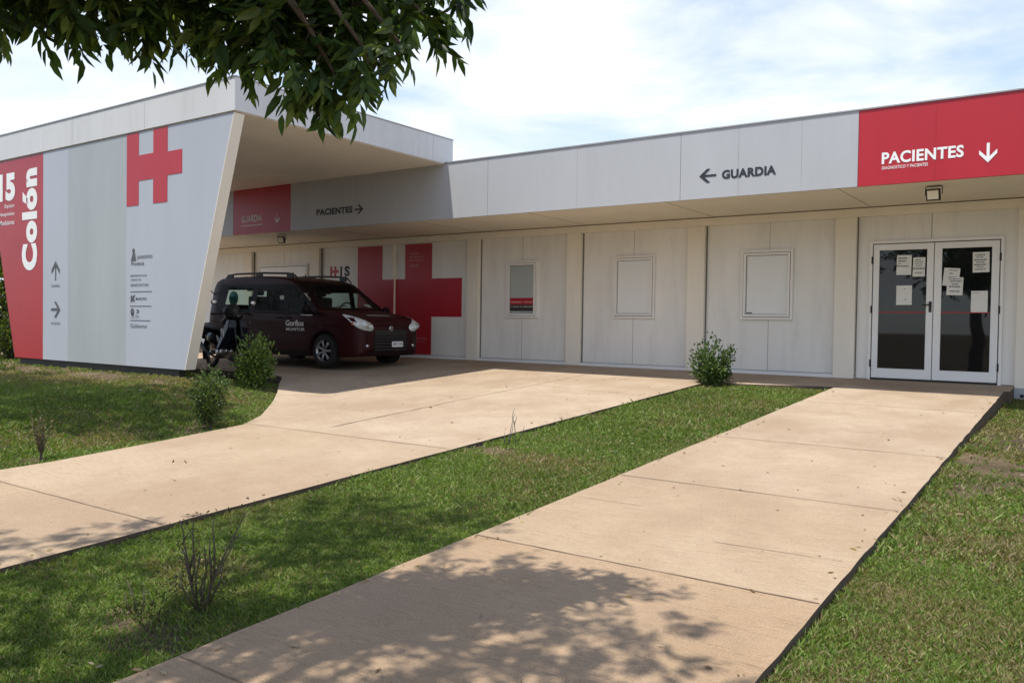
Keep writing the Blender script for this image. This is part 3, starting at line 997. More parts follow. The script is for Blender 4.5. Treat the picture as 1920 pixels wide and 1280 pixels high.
notice('tilted sheet overlapped by another on the right door leaf', -1.895, -1.685, 1.415, 1.675, [(.88, .3, .9, .01), (.7, .35, .6, .012), (.5, .3, .9, .01)], 5)
notice('crooked sheet lying over the tilted one on the right door leaf', -1.845, -1.635, 1.28, 1.54, [(.9, .1, .9, .01), (.78, .2, .9, .014), (.62, .3, .7, .012), (.48, .15, .9, .016), (.22, .2, .8, .014)], 2, YP - .042)
notice('blank white sheet alone at the lower right of the right door leaf', -1.53, -1.32, 1.035, 1.34, [(.9, .1, .55, .004)], 0)
# ------------------------------------------------------------------ van
VX = [(.86, .62, .36, .79), (.85, .70, .31, .83), (.83, .76, .27, .865), (.78, .81, .24, .905), (.69, .85, .22, .95), (.55, .88, .21, .985), (.40, .896, .20, 1.01), (.20, .906, .20, 1.04),
      (0, .911, .20, 1.07), (-.18, .913, .20, 1.095), (-.26, .914, .20, 1.125), (-.40, .915, .20, 1.235), (-.56, .915, .20, 1.365), (-.72, .915, .20, 1.49), (-.86, .915, .20, 1.595), (-.98, .915, .20, 1.665),
      (-1.2, .915, .20, 1.72), (-1.5, .915, .20, 1.755), (-2.0, .915, .20, 1.775), (-2.6, .915, .20, 1.775), (-3.1, .912, .22, 1.765), (-3.35, .905, .24, 1.745), (-3.46, .895, .26, 1.70), (-3.53, .88, .28, 1.62), (-3.57, .865, .31, 1.52), (-3.59, .85, .34, 1.38), (-3.6, .83, .40, 1.2)]
_vx = np.array(VX)[::-1]
def vparam(x):
    return [float(np.interp(x, _vx[:, 0], _vx[:, k])) for k in (1, 2, 3)]
RA, AX = .375, (0.0, -2.755)
def v_zb(x, zb):
    for a in AX:
        d = abs(x - a)
        if d < RA:
            zb = max(zb, .31 + math.sqrt(RA * RA - d * d) * 1.0)
    return zb
def v_side(x, z, w=None):
    w = vparam(x)[0] if w is None else w
    f = 0.0
    if z < .45: f = -.10 * (.45 - z)
    if z > 1.0: f = -.20 * (z - 1.0)
    if .78 < z < .98: f += .008
    return w + f
def v_section(x):
    w, zb0, zt = vparam(x)
    zb = v_zb(x, zb0)
    rc = .075 if x < -.8 else .065
    pts = [(0, zb), (max(w - .25, .1), zb), (w - .03, zb)]
    ze = zt - rc
    zs0 = min(zb + .03, ze - .02)
    n = 12
    for k in range(n + 1):
        z = zs0 + (ze - zs0) * k / n
        pts.append((v_side(x, z, w), z))
    ys = pts[-1][0]
    for k in range(1, 5):
        t = k / 5 * math.pi / 2
        pts.append((ys - rc * 1.15 * (1 - math.cos(t)), ze + rc * .82 * math.sin(t)))
    ye = ys - rc * 1.15
    zc = ze + rc * .82
    for k in range(1, 9):
        u = 1 - k / 8
        pts.append((ye * u, zc + (zt - zc) * (1 - u * u)))
    return pts
van = thing('parked_van', 'dark maroon passenger van with roof rails parked in shade under the canopy', 'van', (-11.88, 11.6, float(zg(11.6))), 0)
def body():
    xs = sorted(set([round(v[0], 3) for v in VX] + [round(a + RA * math.sin(t), 3) for a in AX for t in np.linspace(-math.pi / 2, math.pi / 2, 23)] + [round(x, 3) for x in np.arange(-3.3, .1, .1)]))
    mb = MB()
    secs = [v_section(x) for x in xs]
    m = len(secs[0])
    ring = []
    for x, s in zip(xs, secs):
        ring.append([(x, -y, z) for y, z in s] + [(x, y, z) for y, z in s[::-1][1:-1]])
    k = len(ring[0])
    vs_ = [p for r_ in ring for p in r_]
    fs, mi = [], []
    for i in range(len(xs) - 1):
        for j in range(k):
            j2 = (j + 1) % k
            q4 = (i * k + j, (i + 1) * k + j, (i + 1) * k + j2, i * k + j2)
            c4 = [vs_[q] for q in q4]
            zs4, ys4, xs4 = [p[2] for p in c4], [abs(p[1]) for p in c4], [p[0] for p in c4]
            side_open = min(zs4) > 1.02 and max(zs4) < 1.57 and min(ys4) > .79 and min(xs4) > -3.2 and max(xs4) < -.28 and abs(max(zs4) - min(zs4)) < .25
            top_open = min(xs4) > -.92 and max(xs4) < -.22 and max(ys4) < .80 and min(zs4) > 1.08
            back_open = min(xs4) < -3.52 and max(xs4) < -3.44 and max(ys4) < .70 and min(zs4) > 1.15
            if side_open or top_open or back_open:
                continue
            fs.append(q4[::-1])
    fs.append(tuple(range(k)))
    fs.append(tuple(len(xs) * k - k + j for j in range(k))[::-1])
    mb.add(vs_, fs, 0, True)
    mb.sm[-1] = False; mb.sm[-2] = False
    return mb
o = obj('body', body(), 'van', van, local=True)
obj('underbody', MB().box(-3.3, .6, -.62, .62, .24, .75), 'black', van, local=True)
mb = MB().box(.3, .862, -.55, .55, .22, .40)
def side_patch(pts, off=.004, r=.035, y=-1, thick=.003):
    """flat panel following the flank; pts (x, z) round the outline, corners rounded"""
    n = len(pts)
    out = []
    for i in range(n):
        p, a, b = Vector(pts[i]), Vector(pts[i - 1]), Vector(pts[(i + 1) % n])
        da, db = (a - p), (b - p)
        ra = min(r, da.length * .45, db.length * .45)
        q0, q1 = p + da.normalized() * ra, p + db.normalized() * ra
        for t in (0, .33, .67, 1):
            out.append(q0.lerp(p, t).lerp(p.lerp(q1, t), t))
    vs_ = [(p.x, y * (v_side(p.x, p.y) + off), p.y) for p in out]
    c = Vector((0, 0))
    for p in out: c += p
    c /= len(out)
    vs_.append((c.x, y * (v_side(c.x, c.y) + off), c.y))
    k = len(out)
    fs = [(i, (i + 1) % k, k) for i in range(k)]
    if y > 0: fs = [f[::-1] for f in fs]
    return MB().add(vs_, fs, 0, False)
for y in (-1, 1):
    # pillars and rails round the openings, then the panes
    for pts in ([(-3.30, .985), (-.02, .985), (-.10, 1.06), (-3.30, 1.09)], [(-3.30, 1.49), (-.80, 1.46), (-.93, 1.545), (-1.1, 1.59), (-3.25, 1.60)], [(-3.34, 1.05), (-3.04, 1.05), (-2.98, 1.55), (-3.28, 1.58)],
                [(-2.18, 1.05), (-2.02, 1.05), (-2.02, 1.54), (-2.18, 1.54)], [(-1.16, 1.05), (-1.02, 1.05), (-1.02, 1.54), (-1.16, 1.54)], [(-.30, 1.0), (-.10, 1.0), (-.22, 1.11), (-.90, 1.585), (-1.04, 1.56), (-.84, 1.46), (-.34, 1.10)]):
        obj('window_pillar', side_patch(pts, .005, .02, y), 'van_trim', van, local=True)
    obj('side_window', side_patch([(-1.08, 1.03), (-.20, 1.02), (-.28, 1.10), (-.86, 1.50), (-1.08, 1.53)], .002, .03, y), 'pane_dark', van, local=True)
    obj('side_window', side_patch([(-2.10, 1.03), (-1.10, 1.03), (-1.10, 1.53), (-2.10, 1.54)], .002, .05, y), 'pane_dark', van, local=True)
    obj('side_window', side_patch([(-3.12, 1.05), (-2.12, 1.04), (-2.12, 1.54), (-3.06, 1.55)], .002, .07, y), 'pane_dark', van, local=True)
    # door gaps
    for pts in ([(-.02, .30), (-.012, .30), (-.012, 1.0), (-.02, 1.0)], [(-1.085, .26), (-1.077, .26), (-1.077, 1.52), (-1.085, 1.52)], [(-2.095, .62), (-2.087, .62), (-2.087, 1.54), (-2.095, 1.54)], [(-3.1, .985), (-1.1, .985), (-1.1, .993), (-3.1, .993)]):
        obj('door_gap', side_patch(pts, .002, .001, y), 'black', van, local=True)
    obj('sill_trim', side_patch([(-2.36, .215), (-.40, .215), (-.40, .30), (-2.36, .30)], .006, .02, y), 'van_trim', van, local=True)
    for x in (-1.0, -1.26):
        mb = MB().box(x - .09, x + .09, -.02, .02, .915, .94)
        mb.v = [(p[0], y * (v_side(p[0], .93) + .02) + p[1], p[2]) for p in mb.v]
        obj('door_handle', mb, 'van_trim', van, local=True, bevel=.006)
# windscreen
def z_top(x, y):
    w, zb, zt = vparam(x)
    rc = .075 if x < -.8 else .065
    zc = zt - rc + rc * .82
    ye = v_side(x, zt - rc, w) - rc * 1.15
    u = min(1, abs(y) / ye)
    return zc + (zt - zc) * (1 - u * u)
vs_, fs = [], []
NX, NY = 12, 16
def ws_pt(i, j, hw_add=0.0, off=.006):
    u, v_ = i / NX, 2 * j / NY - 1
    hw = .775 - .085 * u + hw_add
    y = hw * v_
    x = -.20 - u * .70
    xe = x - .03 * v_ * v_
    return (xe + off * .6, y, z_top(xe, y) + off)
for i in range(NX + 1):
    for j in range(NY + 1):
        vs_.append(ws_pt(i, j))
for i in range(NX):
    for j in range(NY):
        a = i * (NY + 1) + j
        fs.append((a, a + 1, a + NY + 2, a + NY + 1))
obj('windscreen', MB().add(vs_, fs, 0, True), 'pane_clear', van, local=True)
# black surround of the windscreen
vs_, fs = [], []
for j in range(NY + 1):
    for (i, ha) in ((0, 0), (.9, 0)):
        vs_.append(ws_pt(i, j, 0, .010))
k0 = len(vs_)
fs += [(2 * j, 2 * j + 2, 2 * j + 3, 2 * j + 1) for j in range(NY)]
for j in range(NY + 1):
    for i in (NX - 1.0, NX + .3):
        vs_.append(ws_pt(i, j, 0, .010))
fs += [(k0 + 2 * j, k0 + 2 * j + 2, k0 + 2 * j + 3, k0 + 2 * j + 1) for j in range(NY)]
for s_ in (0, NY):
    k1 = len(vs_)
    for i in range(NX + 1):
        p = ws_pt(i, s_, 0, .011)
        q = ws_pt(i, s_ + (1.2 if s_ == 0 else -1.2), 0, .011)
        o_ = ws_pt(i, s_, .05, .0)
        vs_ += [(o_[0], o_[1], o_[2] + .012), q]
    fs += [(k1 + 2 * i, k1 + 2 * i + 1, k1 + 2 * i + 3, k1 + 2 * i + 2) for i in range(NX)]
obj('windscreen_surround', MB().add(vs_, fs, 0, True), 'van_trim', van, local=True)
mb = MB()
for y0 in (-.55, .05):
    pts = []
    for k in range(8):
        y = y0 + k * .07
        x = -.215 - k * .012
        pts.append((x, y, z_top(x, y) + .025))
    mb = MB().tube(pts, .008, 5)
    obj('wiper', mb, 'black', van, local=True)
obj('windscreen_sticker', MB().add([(-.31, .50, z_top(-.31, .5) + .004), (-.31, .66, z_top(-.31, .66) + .004), (-.38, .66, z_top(-.38, .66) + .004), (-.38, .50, z_top(-.38, .5) + .004)], [(0, 1, 2, 3)]), 'white_plastic', van, local=True)
# cabin seen through the panes
obj('dashboard', MB().box(-.62, -.22, -.74, .74, .75, 1.06), 'black', van, local=True, bevel=.03)
obj('floor', MB().box(-3.45, -.3, -.80, .80, .30, .75), 'black', van, local=True)
def seat_(x, y, w):
    mb = MB()
    for x0, x1, z0, z1, ww in ((x - .02, x + .46, .74, .88, w), (x - .13, x + .02, .78, 1.36, w), (x - .13, x - .03, 1.38, 1.54, w * .5)):
        mb.box(x0, x1, y - ww, y + ww, z0, z1)
    obj('seat', mb, 'seat_black', van, local=True, bevel=.03)
for y in (-.38, .38):
    seat_(-1.45, y, .25)
for y in (-.5, 0, .5):
    seat_(-2.35, y, .23)
tp = [(-.78 + .05 * math.sin(t), .38 + .185 * math.cos(t), 1.08 + .17 * math.sin(t)) for t in np.linspace(0, 2 * math.pi, 21)]
obj('steering_wheel', MB().tube(tp, .014, 6).tube([(-.62, .38, 1.0), (-.78, .38, 1.08)], .02, 6).tube([(-.78, .2, 1.08), (-.78, .56, 1.08)], .012, 6), 'black', van, local=True)
obj('sunshade', MB().lathe((-2.80, -.845, 1.31), [(0, 0), (.15, 0), (.15, .006), (0, .006)], 24, 0, 'Y'), 'teal', van, local=True)  # added disc standing in for a teal reflection in the side window
obj('rear_window', MB().add([(-3.602, -.66, 1.17), (-3.602, .66, 1.17), (-3.54, .60, 1.60), (-3.54, -.60, 1.60)], [(0, 3, 2, 1)]), 'pane_clear', van, local=True)
obj('window_notice', MB().box(-1.30, -1.19, -.868, -.864, 1.28, 1.36), 'paper', van, local=True)
# headlights: long teardrops sweeping back over the wings
def nose_x(y, z):
    """x of the nose skin at half-width |y| and height z"""
    lo, hi = -.3, .86
    for _ in range(26):
        m = (lo + hi) / 2
        w, zb, zt = vparam(m)
        inside = abs(y) < v_side(m, min(z, zt - .02), w) - .01 and z < z_top(m, y)
        if inside: lo = m
        else: hi = m
    return lo
for sgn in (-1, 1):
    # outline in (lateral, height) with a bulging lens
    out = [(.50, .705), (.47, .75), (.485, .80), (.56, .855), (.66, .91), (.76, .96), (.845, 1.0), (.872, .985), (.878, .92), (.86, .83), (.81, .76), (.73, .715), (.60, .69)]
    c = (.69, .835)
    vs_, fs = [], []
    rings = 5
    A_, B_ = [], []
    for (a, b) in out + [c, (.6, .78), (.78, .88), (.74, .8)]:
        A_.append([1, a, b, a * a, a * b, b * b]); B_.append(nose_x(a, b))
    co_ = np.linalg.lstsq(np.array(A_), np.array(B_), rcond=None)[0]
    skin = lambda a, b: float(np.dot(co_, [1, a, b, a * a, a * b, b * b]))
    for q in range(rings):
        t = 1 - q / rings
        for (a, b) in out:
            yy, zz = c[0] + (a - c[0]) * t, c[1] + (b - c[1]) * t
            vs_.append((skin(yy, zz) + .034 + .030 * (1 - t * t), sgn * yy * 1.0 + sgn * .006, zz + .004))
    n = len(out)
    for q in range(rings - 1):
        for k in range(n):
            k2 = (k + 1) % n
            fs.append((q * n + k, q * n + k2, (q + 1) * n + k2, (q + 1) * n + k))
    fs.append(tuple((rings - 1) * n + k for k in range(n)))
    if sgn > 0: fs = [f[::-1] for f in fs]
    hl = obj('headlight', MB().add(vs_, fs, 0, True), 'headlight', van, local=True)
    b = MB().ellipsoid((skin(.66, .80) + .05, sgn * .66, .805), (.012, .07, .062), 14, 8)
    obj('lamp_bowl', b, 'chrome', hl, local=True)
    b = MB().ellipsoid((nose_x(.84, .84) + .006, sgn * .862, .83), (.03, .012, .035), 10, 6)
    obj('indicator', b, 'amber', hl, local=True)
    f = MB().lathe((nose_x(.62, .42) + .015, sgn * .62, .42), [(0, .008), (.028, .006), (.034, -.01)], 16, 0, 'X')
    obj('fog_lamp', f, 'chrome', van, local=True)
# bonnet shut lines
for sgn in (-1, 1):
    pts = []
    for x in np.linspace(-.12, .80, 16):
        y = (.76 - .22 * max(0, (x - .45)) ** 1.5) * sgn
        pts.append((float(x), y, z_top(float(x), y) + .001))
    obj('bonnet_gap', MB().tube(pts, .005, 5), 'black', van, local=True)
    pts = [(AX[0] + (RA + .004) * math.cos(t), sgn * (v_side(AX[0] + RA * math.cos(t), .5) + .004), .31 + (RA + .004) * math.sin(t)) for t in np.linspace(0, math.pi, 17)]
    obj('wheel_arch', MB().tube(pts, .014, 6), 'van_trim', van, local=True)
    pts = [(p[0] + AX[1] - AX[0], p[1], p[2]) for p in pts]
    obj('wheel_arch', MB().tube(pts, .014, 6), 'van_trim', van, local=True)
# grille, bumper
def nose_patch(y0, y1, z0, z1, off, n=12, bulge=0.0):
    vs_, fs = [], []
    for i in range(n + 1):
        y = y0 + (y1 - y0) * i / n
        for z in np.linspace(z0, z1, 5):
            vs_.append((nose_x(y, float(z)) + off, y, float(z)))
    for i in range(n):
        for j in range(4):
            a = i * 5 + j
            fs.append((a, a + 5, a + 6, a + 1))
    return MB().add(vs_, fs, 0, True)
gr = obj('grille', nose_patch(-.42, .42, .615, .715, .006), 'black', van, local=True)
for z0 in (.33, .39, .45, .51, .565):
    obj('bumper_slat', nose_patch(-.44, .44, z0, z0 + .035, .010), 'black', van, local=True)
obj('bumper_intake', nose_patch(-.46, .46, .315, .61, .004), 'van_trim', van, local=True)
obj('bumper_line', nose_patch(-.66, .66, .665, .675, .004), 'black', van, local=True)
obj('bumper_lip', nose_patch(-.60, .60, .275, .30, .015), 'van_trim', van, local=True)
bx = nose_x(0, .74) + .008
bd = MB().lathe((bx, 0, .745), [(.034, .010), (.048, .010), (.052, .0)], 22, 0, 'X').lathe((bx, 0, .745), [(0, .006), (.034, .010)], 22, 1, 'X')
bd.box(bx + .008, bx + .013, -.006, .006, .72, .77)
obj('badge', bd, ['chrome', 'van_trim'], van, local=True)
px_ = nose_x(0, .46) + .014
pm = MB().box(px_, px_ + .006, .02, .32, .395, .50)
vv, ff = text_flat('JBE 224', .01)
pm.add([(px_ + .0075, .045 + a * .25, .42 + b * .055) for a, b in vv], ff, 1)
obj('licence_plate', pm, ['plate', 'lettering_dark'], van, local=True)
# roof rails
for sgn in (-1, 1):
    y = sgn * .70
    pts = [(-.95, y * 1.01, 1.655), (-1.05, y, 1.755), (-1.25, y, 1.80), (-2.0, y, 1.825), (-2.9, y, 1.82), (-3.15, y, 1.80), (-3.28, y, 1.72)]
    mb = MB().tube(pts, [.012, .018, .02, .02, .02, .018, .012], 8)
    for x in (-1.20, -2.15, -3.1):
        mb.box(x - .09, x + .09, y - .017, y + .017, 1.70, 1.81)
    obj('roof_rail', mb, 'black', van, local=True)
# wing mirrors, nearside one with a pale lower lip
for sgn in (-1, 1):
    mb = MB().ellipsoid((-.30, sgn * 1.06, 1.08), (.07, .105, .10), 14, 10)
    mb.tube([(-.33, sgn * .90, 1.02), (-.31, sgn * 1.0, 1.03)], .03, 8)
    mr = obj('wing_mirror', mb, 'van_trim', van, local=True)
    if sgn < 0:
        obj('mirror_lip', MB().box(-.37, -.24, -1.14, -.97, .972, .985), 'white_plastic', mr, local=True)
mb = MB().tube([(-3.5, -.80, 1.40), (-3.50, -1.0, 1.55), (-3.47, -1.02, 1.60)], .012, 6)
rm = obj('rear_mirror_arm', mb, 'black', van, local=True)
obj('mirror', MB().ellipsoid((-3.45, -1.03, 1.62), (.085, .045, .095), 16, 10), 'chrome', rm, local=True)
# wheels
def wheel(x, y, sgn):
    cz = .315
    tb = MB().lathe((x, y, cz), [(.205, -.095), (.27, -.10), (.305, -.085), (.315, -.05), (.315, .05), (.305, .085), (.27, .10), (.205, .095)], 36)
    w_ = obj('wheel', MB().lathe((x, y, cz), [(0, sgn * .03), (.06, sgn * .03), (.19, -sgn * .02), (.20, sgn * .02)], 24), 'van_trim', van, local=True)
    obj('tyre', tb, 'rubber', w_, local=True)
    rb = MB().lathe((x, y, cz), [(.19, sgn * .055), (.208, sgn * .088), (.214, sgn * .09), (.208, sgn * .03)], 36)
    rb.lathe((x, y, cz), [(0, sgn * .078), (.03, sgn * .078), (.036, sgn * .05)], 16)
    for k in range(7):
        for dd in (-.11, .11):
            t = 2 * math.pi * k / 7 + dd
            t2 = 2 * math.pi * k / 7 + dd * .75
            rb.tube([(x + .028 * math.cos(t), y + sgn * .066, cz + .028 * math.sin(t)), (x + .12 * math.cos(t2), y + sgn * .075, cz + .12 * math.sin(t2)), (x + .20 * math.cos(t2 * 1.0), y + sgn * .078, cz + .20 * math.sin(t2))], [.011, .012, .014], 6)
    obj('rim', rb, 'rim', w_, local=True)
for ax in AX:
    wheel(ax, -.815, -1)
    wheel(ax, .815, 1)
# lettering on the flank and the bonnet
mb = MB()
vv, ff = text_flat('Gorfios', .03)
mb.add([(-1.05 + a * .52, -(v_side(-.8, .80) + .010), .765 + b * .115) for a, b in vv], ff)
vv, ff = text_flat('MONITOR', .02)
mb.add([(-1.05 + a * .54, -(v_side(-.8, .70) + .006), .675 + b * .06) for a, b in vv], ff)
obj('side_lettering', mb, 'lettering_white', van, local=True)
mb = MB()
vv, ff = text_flat('ENFERMO', .03)
mb.add([(.50 + .07 * (1 - b) - .0, -.30 + a * .60, z_top(.50 + .07 * (1 - b), -.30 + a * .6) + .005) for a, b in vv], ff)
obj('bonnet_lettering', mb, 'lettering_white', van, local=True)
obj('fuel_flap', MB().lathe((-2.15, -(v_side(-2.15, .82) + .004), .82), [(0, 0), (.012, 0)], 12), 'white_plastic', van, local=True)

# ------------------------------------------------------------------ motorcycle
mc = thing('motorcycle', 'small dark underbone motorcycle parked between the sign wall and the van', 'motorcycle', (-13.47, 9.42, float(zd(-13.4, 9.42))), R(-12.5))
def mwheel(x):
    rr = .285
    w_ = obj('wheel', MB().lathe((x, 0, rr), [(.0, -.05), (.035, -.05), (.045, 0), (.035, .05), (0, .05)], 14), 'chrome', mc, local=True)
    pr = [(.285 - .035 + .035 * math.cos(t) * 1.0, .036 * math.sin(t)) for t in np.linspace(0, 2 * math.pi, 11)]
    obj('tyre', MB().lathe((x, 0, rr), pr, 32), 'rubber', w_, local=True)
    sb = MB().lathe((x, 0, rr), [(.222, -.016), (.214, 0), (.222, .016), (.232, .012), (.232, -.012), (.222, -.016)], 32)
    for k in range(18):
        t = 2 * math.pi * k / 18
        s = .02 if k % 2 else -.02
        sb.tube([(x + .03 * math.cos(t + .3), s, rr + .03 * math.sin(t + .3)), (x + .22 * math.cos(t), 0, rr + .22 * math.sin(t))], .0022, 4)
    obj('rim', sb, 'chrome', w_, local=True)
mwheel(0); mwheel(1.24)
# frame spine, legshield body
mb = MB().tube([(1.0, 0, .86), (.86, 0, .55), (.68, 0, .40), (.45, 0, .42), (.25, 0, .58), (-.05, 0, .70)], [.035, .05, .055, .05, .05, .03], 8)
mb.tube([(.45, 0, .42), (.30, 0, .32), (0, 0, .285)], .022, 6)
obj('frame', mb, 'black', mc, local=True)
obj('engine', MB().ellipsoid((.56, 0, .30), (.17, .11, .11), 14, 8).lathe((.72, 0, .33), [(.0, -.02), (.07, -.02), (.07, .10), (0, .12)], 12, 0, 'X').ellipsoid((.48, -.09, .29), (.10, .04, .09), 12, 8), 'chrome', mc, local=True)
sh = MB()
for s in (-1, 1):
    prof = [(1.06, .90), (1.10, .76), (1.00, .58), (.86, .38), (.78, .36), (.80, .52), (.86, .70), (.94, .88)]
    v = [(x, s * (.09 + .19 * (1 - abs(i - 3.5) / 5)), z) for i, (x, z) in enumerate(prof)] + [(x + .01, s * .04, z) for x, z in prof]
    n = len(prof)
    f = [tuple(range(n)) if s < 0 else tuple(range(n - 1, -1, -1))] + [((i, i + n, (i + 1) % n + n, (i + 1) % n) if s < 0 else (i, (i + 1) % n, (i + 1) % n + n, i + n)) for i in range(n)]
    sh.add(v, f)
obj('leg_shield', sh, 'moto_blue', mc, local=True, bevel=.01)
mb = MB()
for s in (-1, 1):
    mb.tube([(.12, s * .09, .60), (-.12, s * .11, .63), (-.38, s * .06, .70)], [.10, .10, .05], 10)
    mb.tube([(.62, s * .06, .44), (.32, s * .10, .56), (.05, s * .10, .60)], [.07, .11, .08], 10)
obj('side_cover', mb, 'moto_blue', mc, local=True)
sec = [(-.46, .02, .755, .06), (-.42, .10, .775, .11), (-.15, .14, .785, .13), (.10, .145, .765, .12), (.30, .14, .735, .11), (.45, .10, .71, .09), (.54, .04, .69, .05)]
vs_, fs = [], []
for x, w, z, h in sec:
    for k in range(12):
        t = 2 * math.pi * k / 12
        vs_.append((x, w * math.cos(t), z + (h * .45) * math.sin(t) * (1.0 if math.sin(t) > 0 else 1.3)))
for i in range(len(sec) - 1):
    for k in range(12):
        k2 = (k + 1) % 12
        fs.append((i * 12 + k, (i + 1) * 12 + k, (i + 1) * 12 + k2, i * 12 + k2)[::-1])
fs += [tuple(range(12)), tuple((len(sec) - 1) * 12 + k for k in range(11, -1, -1))]
obj('seat', MB().add(vs_, fs, 0, True), 'seat_black', mc, local=True)
obj('rear_rack', MB().tube([(-.20, -.09, .79), (-.48, -.09, .82), (-.52, 0, .82), (-.48, .09, .82), (-.20, .09, .79)], .011, 6), 'chrome', mc, local=True)
# fork, fenders
mb = MB()
for s in (-1, 1):
    mb.tube([(1.24, s * .06, .285), (1.10, s * .06, .70), (1.04, s * .04, .90)], [.02, .022, .02], 8)
obj('fork', mb, 'black', mc, local=True)
def fender(name, cx, a0, a1, rr, w):
    vs_, fs = [], []
    n = 14
    for i in range(n + 1):
        t = math.radians(a0 + (a1 - a0) * i / n)
        for j, (yy, dr) in enumerate(((-w, -.03), (-w * .7, 0), (0, .012), (w * .7, 0), (w, -.03))):
            vs_.append((cx + (rr + dr) * math.cos(t), yy, .285 + (rr + dr) * math.sin(t)))
    for i in range(n):
        for j in range(4):
            a = i * 5 + j
            fs.append((a, a + 1, a + 6, a + 5))
    o = obj(name, MB().add(vs_, fs, 0, True), 'moto_blue', mc, local=True)
    so = o.modifiers.new('s', 'SOLIDIFY'); so.thickness = .006
fender('front_fender', 1.24, 20, 165, .315, .06)
fender('rear_fender', 0, 25, 205, .33, .07)
mb = MB().tube([(1.02, 0, .88), (1.02, 0, .99)], .025, 8).tube([(.86, -.33, 1.0), (.95, -.20, 1.01), (1.02, 0, .99), (.95, .20, 1.01), (.86, .33, 1.0)], .013, 8)
mb.ellipsoid((1.04, 0, .97), (.09, .12, .08), 14, 8)
hbm = obj('handlebar', mb, 'black', mc, local=True)
for s in (-1, 1):
    obj('grip', MB().tube([(.83, s * .38, .99), (.87, s * .29, 1.0)], .018, 8), 'rubber', hbm, local=True)
    obj('mirror', MB().tube([(.93, s * .24, 1.01), (.95, s * .30, 1.12), (.93, s * .34, 1.17)], .006, 6).ellipsoid((.92, s * .36, 1.20), (.02, .06, .045), 12, 8, 1), ['black', 'chrome'], hbm, local=True)
obj('headlight', MB().ellipsoid((1.11, 0, .96), (.03, .06, .045), 14, 8), 'van_glass', mc, local=True)
obj('tail_light', MB().ellipsoid((-.44, 0, .73), (.03, .06, .03), 10, 6), 'red_canopy', mc, local=True)
obj('exhaust', MB().tube([(.66, -.06, .22), (.52, -.13, .20), (.22, -.15, .27), (.10, -.15, .32), (-.38, -.16, .50)], [.014, .016, .02, .04, .045], 10), 'black', mc, local=True)
obj('exhaust_cover', MB().tube([(-.14, -.165, .425), (-.36, -.165, .505)], .047, 10), 'chrome', mc, local=True)
obj('side_panel_decal', MB().ellipsoid((.98, -.235, .66), (.05, .015, .10), 10, 6, 0, Matrix.Rotation(-.5, 3, 'Y')).ellipsoid((.86, -.265, .56), (.03, .012, .07), 10, 6, 0, Matrix.Rotation(-.5, 3, 'Y')), 'white_plastic', mc, local=True)
obj('stand', MB().tube([(.45, -.08, .24), (.38, -.22, .02), (.34, -.24, .012)], .01, 6), 'black', mc, local=True)
obj('foot_pegs', MB().tube([(.58, -.22, .24), (.58, .22, .24)], .014, 8), 'black', mc, local=True)
ez = float(zd(-13, 9.4)) + 1.04
hp = MB()
hp.ellipsoid((-12.55, 9.17, ez), (.168, .14, .135), 22, 14)
hel = anchor('motorcycle_helmet', hp, 'seat_black', (-12.55, 9.17, ez - .12), 'round black helmet resting on the motorcycle seat and handlebar', 'helmet')
obj('visor', MB().ellipsoid((.055, 0, .135), (.115, .112, .055), 18, 10), 'van_glass', hel, local=True)
obj('helmet_rim', MB().lathe((0, 0, .035), [(.13, -.012), (.137, 0), (.13, .012)], 22, 0, 'Z'), 'black', hel, local=True)
bagm = MB().ellipsoid((-12.70, 9.22, ez - .17), (.15, .12, .09), 16, 10)
anchor('backpack', bagm, 'seat_black', (-12.70, 9.22, ez - .26), 'dark soft bag lying on the motorcycle seat under the helmet', 'bag')
